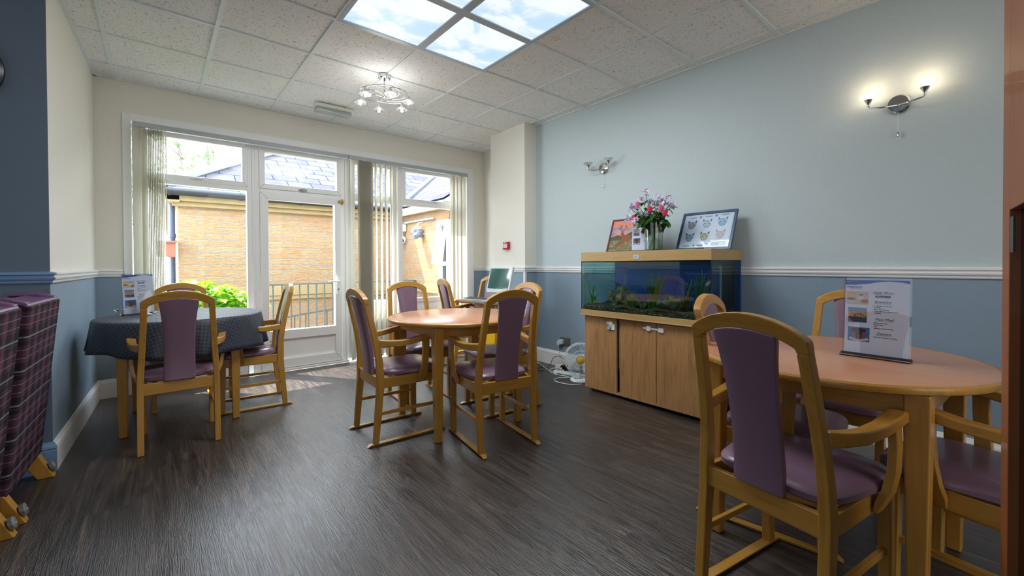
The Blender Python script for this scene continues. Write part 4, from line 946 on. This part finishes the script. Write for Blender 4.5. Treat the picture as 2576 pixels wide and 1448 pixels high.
for h_ in heads + roses:
    q = Vector((-h_.x * .25 + rnd.uniform(-.03, .03), -h_.y * .25 + rnd.uniform(-.02, .02), .016)); q.y = max(-.05, min(.05, q.y)); q.x = max(-.05, min(.05, q.x))
    mid = Vector((h_.x * .18, max(-.06, min(.06, h_.y * .3)), .215)); b.tube([q, (q + mid) / 2, mid, (mid + h_) / 2 + Vector((0, 0, .015)), h_], .0024, 6)
b.build('stems', MC['green_stem'], fl_, smooth=True)
FLF = leafmat('bouquet_leaf', '1E4A1C', '3E7A2C')
leafy('leaves', fl_, FLF, (-.02, 0, .26), (.08, .13, .07), 70, .085, 21, .5); leafy('leaves', fl_, FLF, (-.02, 0, .35), (.08, .20, .08), 45, .045, 22, .8); leafy('leaves', fl_, FLF, (-.01, .01, .18), (.03, .05, .05), 10, .08, 23, .9)
PET = NT('alstroemeria_petal'); f = PET.noise(PET.co(), 60, 2); PET.col(PET.ramp(f, (.38, lin('7A5AA0')), (.5, lin('CBB8DC')), (.6, lin('E6DEE8')))); PET = PET.fin(.5)
for h_ in heads:
    for _ in range(5):
        p = h_ + Vector((rnd.uniform(-.025, .025), rnd.uniform(-.025, .025), rnd.uniform(-.02, .02))); b = MB(); ax = Vector((rnd.uniform(-1, .1), rnd.uniform(-.6, .6), rnd.uniform(0, 1))).normalized(); u = ax.orthogonal().normalized(); v = ax.cross(u)
        for k in range(6):
            a = k * PI / 3; d = u * math.cos(a) + v * math.sin(a); s_ = ax.cross(d); r = .025
            b.face(*[b.bm.verts.new(q) for q in (p, p + d * r * .5 + s_ * .006 + ax * .007, p + d * r + ax * .008, p + d * r * .5 - s_ * .006 + ax * .007)])
        b.build('blossom', PET, fl_, fix=False)
ROSE = [plain('rose_hot_pink', 'E0305A', .5), plain('rose_pink', 'DC7A9A', .5)]
for i, p in enumerate(roses):
    b = MB()
    for ly, (r, z) in enumerate(((.019, 0), (.015, .004), (.010, .008), (.005, .010))):
        for k in range(5):
            a = 2 * PI * (k / 5 + ly * .13); n_ = 4; g = []
            for s_ in range(4):
                zz = -.016 + .036 * s_ / 3; rr = r * (.35 + .65 * math.sin(min(1, (s_ + .6) / 2.6) * PI / 2)) + (.003 if s_ == 3 else 0); g.append([p + Vector((rr * math.cos(a + (j - 2) * .36), rr * math.sin(a + (j - 2) * .36), zz + z - .003 * abs(j - 2))) for j in range(5)])
            b.sheet(g)
    b.build('rose', ROSE[0 if i in (0, 1, 2) else 1], fl_, smooth=True, fix=False)
b = MB()
for _ in range(120):
    p = Vector((rnd.uniform(-.1, .05), rnd.uniform(-.18, .17), rnd.uniform(.26, .42))); b.blob(p, rnd.uniform(.003, .0055), 1, 0, 1)
o = b.build('gypsophila', plain('tiny_white_flowers', 'DCE4E0', .6), fl_); o['kind'] = 'stuff'

# ================================================================== DESK WITH COMPUTER
dk = thing('computer_desk', 'brown laminate desk beside the pillar carrying the computer', 'desk', (2.93, -.565, 0))
MB().box(0, .50, -.66, 0, .718, .74).build('desk_top', plain('desk_top_grey', 'A89C90', .35), dk, bev=.003)
MB().box(.20, .22, -.615, -.045, .50, .718).build('front_panel', DESKW, dk); MB().box(.28, .48, -.045, -.02, 0, .718).build('side_panel', DESKW, dk); MB().box(.05, .48, -.64, -.615, 0, .718).build('side_panel', DESKW, dk)
MB().box(.185, .20, -.52, -.30, .60, .718).build('drawer', plain('drawer_front', 'B08058', .4), dk, bev=.002)
mo = thing('computer_monitor', 'white all-in-one computer screen reflecting the window, on the desk', 'monitor', (3.13, -1.035, .742), R(-90) + R(2))
ml = Matrix.Translation((0, 0, .08)) @ Matrix.Rotation(R(-14), 4, 'X')
MB().box(-.192, .192, -.012, .016, 0, .295, ml).build('casing', plain('monitor_white', 'C2D0D0', .3), mo, bev=.006)
MB().box(-.172, .172, -.0135, -.0118, .046, .275, ml).build('screen', plain('screen_painted_reflection', '36605C', .06, spec=1.0), mo)  # teal reflection of the trees is painted into the screen colour
MB().box(-.186, -.178, -.0135, -.0118, .012, .026, ml).build('sticker', plain('sticker_blue', '2A7AD0', .4), mo)
b = MB().box(-.09, .09, -.08, .09, 0, .008).box(-.035, .035, .0, .02, .008, .14); b.build('stand', GREYP, mo, bev=.003)
kb = thing('keyboard', 'flat white computer keyboard at the left end of the desk', 'keyboard', (3.035, -.80, .742), R(-90) + R(8))
MB().hexa([(-.2, -.065, 0), (.2, -.065, 0), (.2, .065, 0), (-.2, .065, 0), (-.2, -.065, .008), (.2, -.065, .008), (.2, .065, .020), (-.2, .065, .020)]).build('body', WPLAST, kb, bev=.002)
b = MB()
for r_ in range(5):
    for c_ in range(15):
        x = -.185 + c_ * .0255; y = -.05 + r_ * .022; z = .009 + (y + .065) * .092; b.box(x, x + .021, y, y + .018, z, z + .006)
b.build('keys', plain('key_grey', '5A6470', .5), kb)
ys = thing('floor_sign', 'yellow folding floor sign standing beyond the middle table', 'floor sign', (2.80, -1.36, 0), R(-60))
for s in (-1, 1):
    m = Matrix.Translation((0, s * .09, 0)) @ Matrix.Rotation(R(s * 9), 4, 'X')
    b = MB(); b.hexa([m @ Vector(p) for p in ((-.06, -.006, 0), (.06, -.006, 0), (.06, .006, 0), (-.06, .006, 0), (-.045, -.006, .58), (.045, -.006, .58), (.045, .006, .58), (-.045, .006, .58))]); b.build('panel', plain('sign_yellow', 'E8B81C', .4), ys, bev=.004)

# ================================================================== FAN, SOCKET, CABLES
fn = thing('desk_fan', 'white desk fan with yellow hub on the floor left of the aquarium cabinet', 'fan', (3.43, -1.965, 0), R(-52))
MB().lathe([(0, 0), (.10, 0), (.105, .012), (.098, .03), (.04, .036), (0, .036)], n=32).build('base', WPLAST, fn, smooth=True)
b = MB()
for k in range(4): b.cbox((-.05 + .022 * k, -.055, .037), (.012, .010, .006))
b.build('buttons', BLACK, fn)
MB().box(-.016, .016, .0, .03, .03, .20).build('neck', WPLAST, fn, bev=.006)
fc = (0, -.02, .215); b = MB(); RC = .158
for zy, r_ in ((0, RC), (-.03, RC * .93), (-.045, RC * .55), (-.05, .045), (.03, RC * .93), (.05, RC * .5)):
    b.tube([(r_ * math.cos(2 * PI * k / 40), fc[1] + zy, fc[2] + r_ * math.sin(2 * PI * k / 40)) for k in range(40)], .0022 if zy else .004, 6, closed=True)
for k in range(60):
    a = 2 * PI * k / 60; c_, s_ = math.cos(a), math.sin(a)
    b.tube([(.045 * c_, fc[1] - .05, fc[2] + .045 * s_), (RC * .55 * c_, fc[1] - .046, fc[2] + RC * .55 * s_), (RC * .93 * c_, fc[1] - .03, fc[2] + RC * .93 * s_), (RC * c_, fc[1], fc[2] + RC * s_), (RC * .93 * c_, fc[1] + .03, fc[2] + RC * .93 * s_), (RC * .5 * c_, fc[1] + .05, fc[2] + RC * .5 * s_)], .0011, 4)
b.build('cage', WPLAST, fn, smooth=True)
MB().lathe([(0, .004), (.036, .002), (.046, -.006), (.046, -.01), (0, -.01)], (fc[0], fc[1] - .048, fc[2]), 28, (0, -1, 0)).build('hub_badge', plain('fan_yellow', 'D0B84A', .4), fn, smooth=True)
for k in range(3):
    b = MB(); g = []
    for i in range(7):
        r_ = .03 + .105 * i / 6; row = []
        for j in range(6):
            a = 2 * PI * k / 3 + (j / 5 - .5) * (1.5 - .4 * i / 6) + .25 * i / 6; row.append((r_ * math.cos(a), fc[1] + .018 - .036 * j / 5, fc[2] + r_ * math.sin(a)))
        g.append(row)
    b.sheet(g); b.build('blade', glass('fan_blade_plastic', (.62, .72, .80), 1.5, .1), fn, smooth=True, fix=False)
MB().box(-.035, .035, -.01, .075, .18, .25).build('motor', WPLAST, fn, bev=.01)
so = thing('wall_socket', 'double wall socket with white plugs behind the fan', 'socket', (RX, -1.49, .285))
MB().box(-.01, 0, -.075, .075, -.045, .045).build('face_plate', plain('socket_steel', '6E7478', .4, .5), so, bev=.002)
MB().box(-.05, -.01, .012, .062, -.03, .02).build('plug', WPLAST, so, bev=.006); MB().box(-.045, -.01, .055, .09, -.05, .0).build('plug', WPLAST, so, bev=.006)
ps = thing('power_strip', 'white power strip lying on the floor below the socket', 'power strip', (3.50, -1.72, 0), R(-75))
MB().box(-.15, .15, -.027, .027, 0, .03).build('body', WPLAST, ps, bev=.005); MB().box(-.12, .10, -.012, .012, .03, .032).build('socket_slots', GREYP, ps)
ad = thing('black_plug_adapter', 'black plug adapter in a white trailing socket at the skirting', 'plug', (3.63, -1.56, 0), R(-75))
MB().box(-.03, .03, -.03, .03, 0, .05).build('adapter', BLACK, ad, bev=.004); MB().box(-.10, -.035, -.03, .03, 0, .045).build('trailing_socket', WPLAST, ad, bev=.004)
def cable(label, pts, r, m):
    P = [Vector(p) for p in pts]; out = []
    for i in range(len(P) - 1):
        p0, p1, p2, p3 = P[max(i - 1, 0)], P[i], P[i + 1], P[min(i + 2, len(P) - 1)]
        for k in range(8):
            t = k / 8; out.append(.5 * ((2 * p1) + (p2 - p0) * t + (2 * p0 - 5 * p1 + 4 * p2 - p3) * t * t + (3 * p1 - p0 - 3 * p2 + p3) * t ** 3))
    out.append(P[-1]); tag(MB().tube(out, r, 7).build('power_cable', m, None, smooth=True), label, 'cable')
cable('white cable running from the middle chairs along the floor to the sockets', [(3.64, -1.06, .03), (3.60, -1.2, .006), (3.50, -1.42, .006), (3.46, -1.52, .006), (3.50, -1.60, .01), (3.60, -1.55, .03)], .0035, WPLAST)
cable('white cable looping on the floor in front of the fan base', [(3.47, -1.86, .006), (3.38, -1.80, .006), (3.30, -1.76, .006), (3.22, -1.82, .006), (3.22, -1.93, .006), (3.26, -2.02, .006), (3.33, -2.06, .008)], .0035, WPLAST)
cable('thin white cable hanging from the wall plug to the trailing socket', [(3.68, -1.42, .25), (3.68, -1.43, .18), (3.665, -1.46, .10), (3.63, -1.52, .045)], .003, WPLAST)
cable('black cable arching up from the floor to the black plug adapter', [(3.42, -1.30, .006), (3.56, -1.38, .01), (3.62, -1.40, .10), (3.64, -1.47, .13), (3.645, -1.55, .10), (3.64, -1.57, .05)], .0032, BLACK)
cable('black cables heaped on the floor beside the skirting', [(3.60, -1.10, .006), (3.45, -1.18, .006), (3.36, -1.32, .006), (3.42, -1.44, .006), (3.52, -1.34, .006), (3.58, -1.20, .006), (3.48, -1.12, .014), (3.36, -1.20, .008), (3.30, -1.34, .006)], .004, BLACK)
cable('white coiled cable round the trailing socket', [(3.46, -1.66, .006), (3.42, -1.58, .008), (3.48, -1.50, .02), (3.56, -1.55, .03), (3.54, -1.64, .01), (3.46, -1.66, .012), (3.41, -1.62, .006), (3.42, -1.72, .006), (3.44, -1.80, .006)], .0035, WPLAST)

# ================================================================== FIRE CALL POINT, CLOCK, ARMCHAIRS, DOOR LEAF
fc_ = thing('fire_call_point', 'red fire alarm call point with white label on the pillar', 'fire alarm', (3.54, -.715, 1.362), R(-90))
MB().box(-.046, .046, -.035, 0, -.046, .046).build('housing', plain('alarm_red', 'B81C34', .35), fc_, bev=.004)
MB().box(-.032, .028, -.037, -.034, -.024, .022).build('label', plain('alarm_label', 'D8D0D0', .5), fc_)
text('label_text', 'FIRE', .013, INK, fc_, (-.016, -.0375, .004), (R(90), 0, 0)); MB().box(-.018, .006, -.037, -.034, .028, .040).build('indicator', WPLAST, fc_)
MB().box(-.04, .04, -.05, -.038, -.046, -.03).build('cover', glass('pink_cover', (.9, .6, .6), 1), fc_)
ck = thing('wall_clock', 'dark round clock cut by the left edge on the blue corridor wall', 'clock', (-.53, -1.25, 2.168))
MB().lathe([(.165, 0), (.19, 0), (.19, .03), (.178, .04), (.165, .03)], (0, 0, 0), 48, (0, -1, 0)).build('rim', plain('clock_rim', '14181A', .3), ck, smooth=True)
MB().lathe([(0, .006), (.168, .006), (.168, .012), (0, .012)], (0, 0, 0), 48, (0, -1, 0)).build('dial', plain('clock_dial', 'C4C4BC', .5), ck)
def tartan():
    n = NT('plum_tartan'); t = n.n('TexCoord'); s = n.n('SeparateXYZ'); n.l(t.outputs['Object'], s.inputs[0])
    u = n.math('ADD', s.outputs[0], n.math('MULTIPLY', n.math('ADD', s.outputs[1], n.math('MULTIPLY', s.outputs[2], .0965)), .9)); v = s.outputs[2]
    def band(o, per, c, w):
        m = n.math('FRACT', n.math('ADD', n.math('DIVIDE', o, per), 10)); return n.math('LESS_THAN', n.math('ABSOLUTE', n.math('SUBTRACT', m, c)), w)
    base = lin('4E3444'); col = n.mix(n.math('MULTIPLY', n.math('MAXIMUM', band(u, .11, .5, .20), 0), .7), base, lin('201C26'))
    col = n.mix(n.math('MULTIPLY', band(v, .15, .5, .24), .65), col, lin('1C1B22'))
    for (o, per, c, w, cc2, st) in ((u, .11, .06, .018, '9A7A70', .6), (u, .22, .5, .03, '6E3A52', .7), (u, .22, .58, .012, '6E3A52', .7), (u, .22, .42, .012, '6E3A52', .7), (v, .15, .12, .012, '9A8890', .6), (v, .15, .88, .012, '9A8890', .5), (v, .15, .5, .028, '8E9698', .6), (v, .15, .40, .008, '7A6470', .5)):
        col = n.mix(n.math('MULTIPLY', band(o, per, c, w), st), col, lin(cc2))
    n.col(col); n.bump(n.noise(t.outputs['Object'], 500, 2), .3, .001); return n.fin(.85, 0, .15)
TART = tartan(); PVIN = plain('plum_vinyl', '6E4C70', .35, bump=.1, bs=200)
ac = thing('tartan_armchair', 'plum tartan wing armchair seen from behind, next to the wall end at left', 'armchair', (-.215, -1.60, 0), math.atan2(.04, -1) - PI / 2, 'tartan wing armchairs along the left')
hw = .285
def yb(z): return .02 - .082 * (z - .13) / .85
b = MB(); rs = []
for z in (.13, .3, .5, .7, .9, .965): rs.append([(-hw, yb(z), z), (hw, yb(z), z), (hw, yb(z) + .11, z), (-hw, yb(z) + .11, z)])
b.rings(rs); b.build('back', TART, ac, bev=.012)
b = MB(); b.rings([[(-hw + .004, yb(.965) + .004, .955), (hw - .004, yb(.965) + .004, .955), (hw - .004, .08, .955), (-hw + .004, .08, .955)], [(-hw + .004, yb(.965) + .012, .972), (hw - .004, yb(.965) + .012, .972), (hw - .004, .07, .988), (-hw + .004, .07, .988)]]); b.build('top_pad', PVIN, ac, bev=.008)
for s in (-1, 1):
    prof = [(-.055, .13), (.62, .13), (.62, .56), (.30, .60), (.22, .74), (.20, .90), (.12, .985), (.02, .985), (-.058, .955)]; prof = [(.045, .13)] + prof[1:-2] + [(.035, .985), (.02, .955)]
    MB().prism(prof, lambda y, z, t: Vector((t, y, z)), s * hw, s * (hw - .055)).build('side_panel', TART, ac, bev=.01)
    ed = [(-.045, .968), (.02, .992), (.12, .992), (.205, .905), (.228, .745), (.305, .608), (.62, .568)]
    MB().sweep([(s * (hw - .026), y, z) for y, z in ed], .062, .02, (1, 0, 0)).build('vinyl_edging', PVIN, ac, bev=.006)
    m = MB().hexa([(s * (hw - .02) - .024, -.035, 0), (s * (hw - .02) + .024, -.035, 0), (s * (hw - .02) + .024, .03, 0), (s * (hw - .02) - .024, .03, 0), (s * (hw - .02) - .024, .03, .14), (s * (hw - .02) + .024, .03, .14), (s * (hw - .02) + .024, .11, .14), (s * (hw - .02) - .024, .11, .14)])
    lg = m.build('leg', WOOD, ac, bev=.004); MB().lathe([(0, .0), (.026, 0), (.026, .014), (.008, .018), (0, .012)], (s * (hw - .02), -.016, .055), 20, (0, -1, .3)).build('castor', plain('castor_grey', 'A8ACAC', .3, .7), lg, smooth=True)
    MB().box(s * (hw - .03) - .024, s * (hw - .03) + .024, .56, .61, 0, .14).build('leg', WOOD, ac, bev=.004)
MB().box(-hw + .055, hw - .055, .05, .64, .26, .44).build('seat_cushion', PVIN, ac, bev=.02)
dup(ac, (-.25, -2.25, 0), math.atan2(.04, -1) - PI / 2, 'plum tartan wing armchair nearest the camera at the left edge')
dl = struct(bpy.data.objects.new('door_2', None)); C.objects.link(dl); dl.location = (1.9, -4.688, 0); dl.rotation_euler = (0, 0, R(180 + 7)); LW = .90
DW = wood('door_veneer', '8A4A1E', '9C5826', 2, .65, .5)
b = MB()
for q in ((0, .10, 0, 2.1), (LW - .1, LW, 0, 2.1), (.10, LW - .1, 1.26, 2.1), (.10, LW - .1, 0, .12)): b.box(q[0], q[1], 0, .044, q[2], q[3])
struct(b.build('door_leaf', DW, dl, bev=.002)); struct(MB().box(.10, LW - .1, .018, .026, .12, 1.26).build('tinted_glass', glass('tinted_door_glass', (.22, .27, .27), 1.0), dl))
struct(MB().box(.15, .19, -.004, 0, 1.16, 1.24).build('door_plate', BLACK, dl))
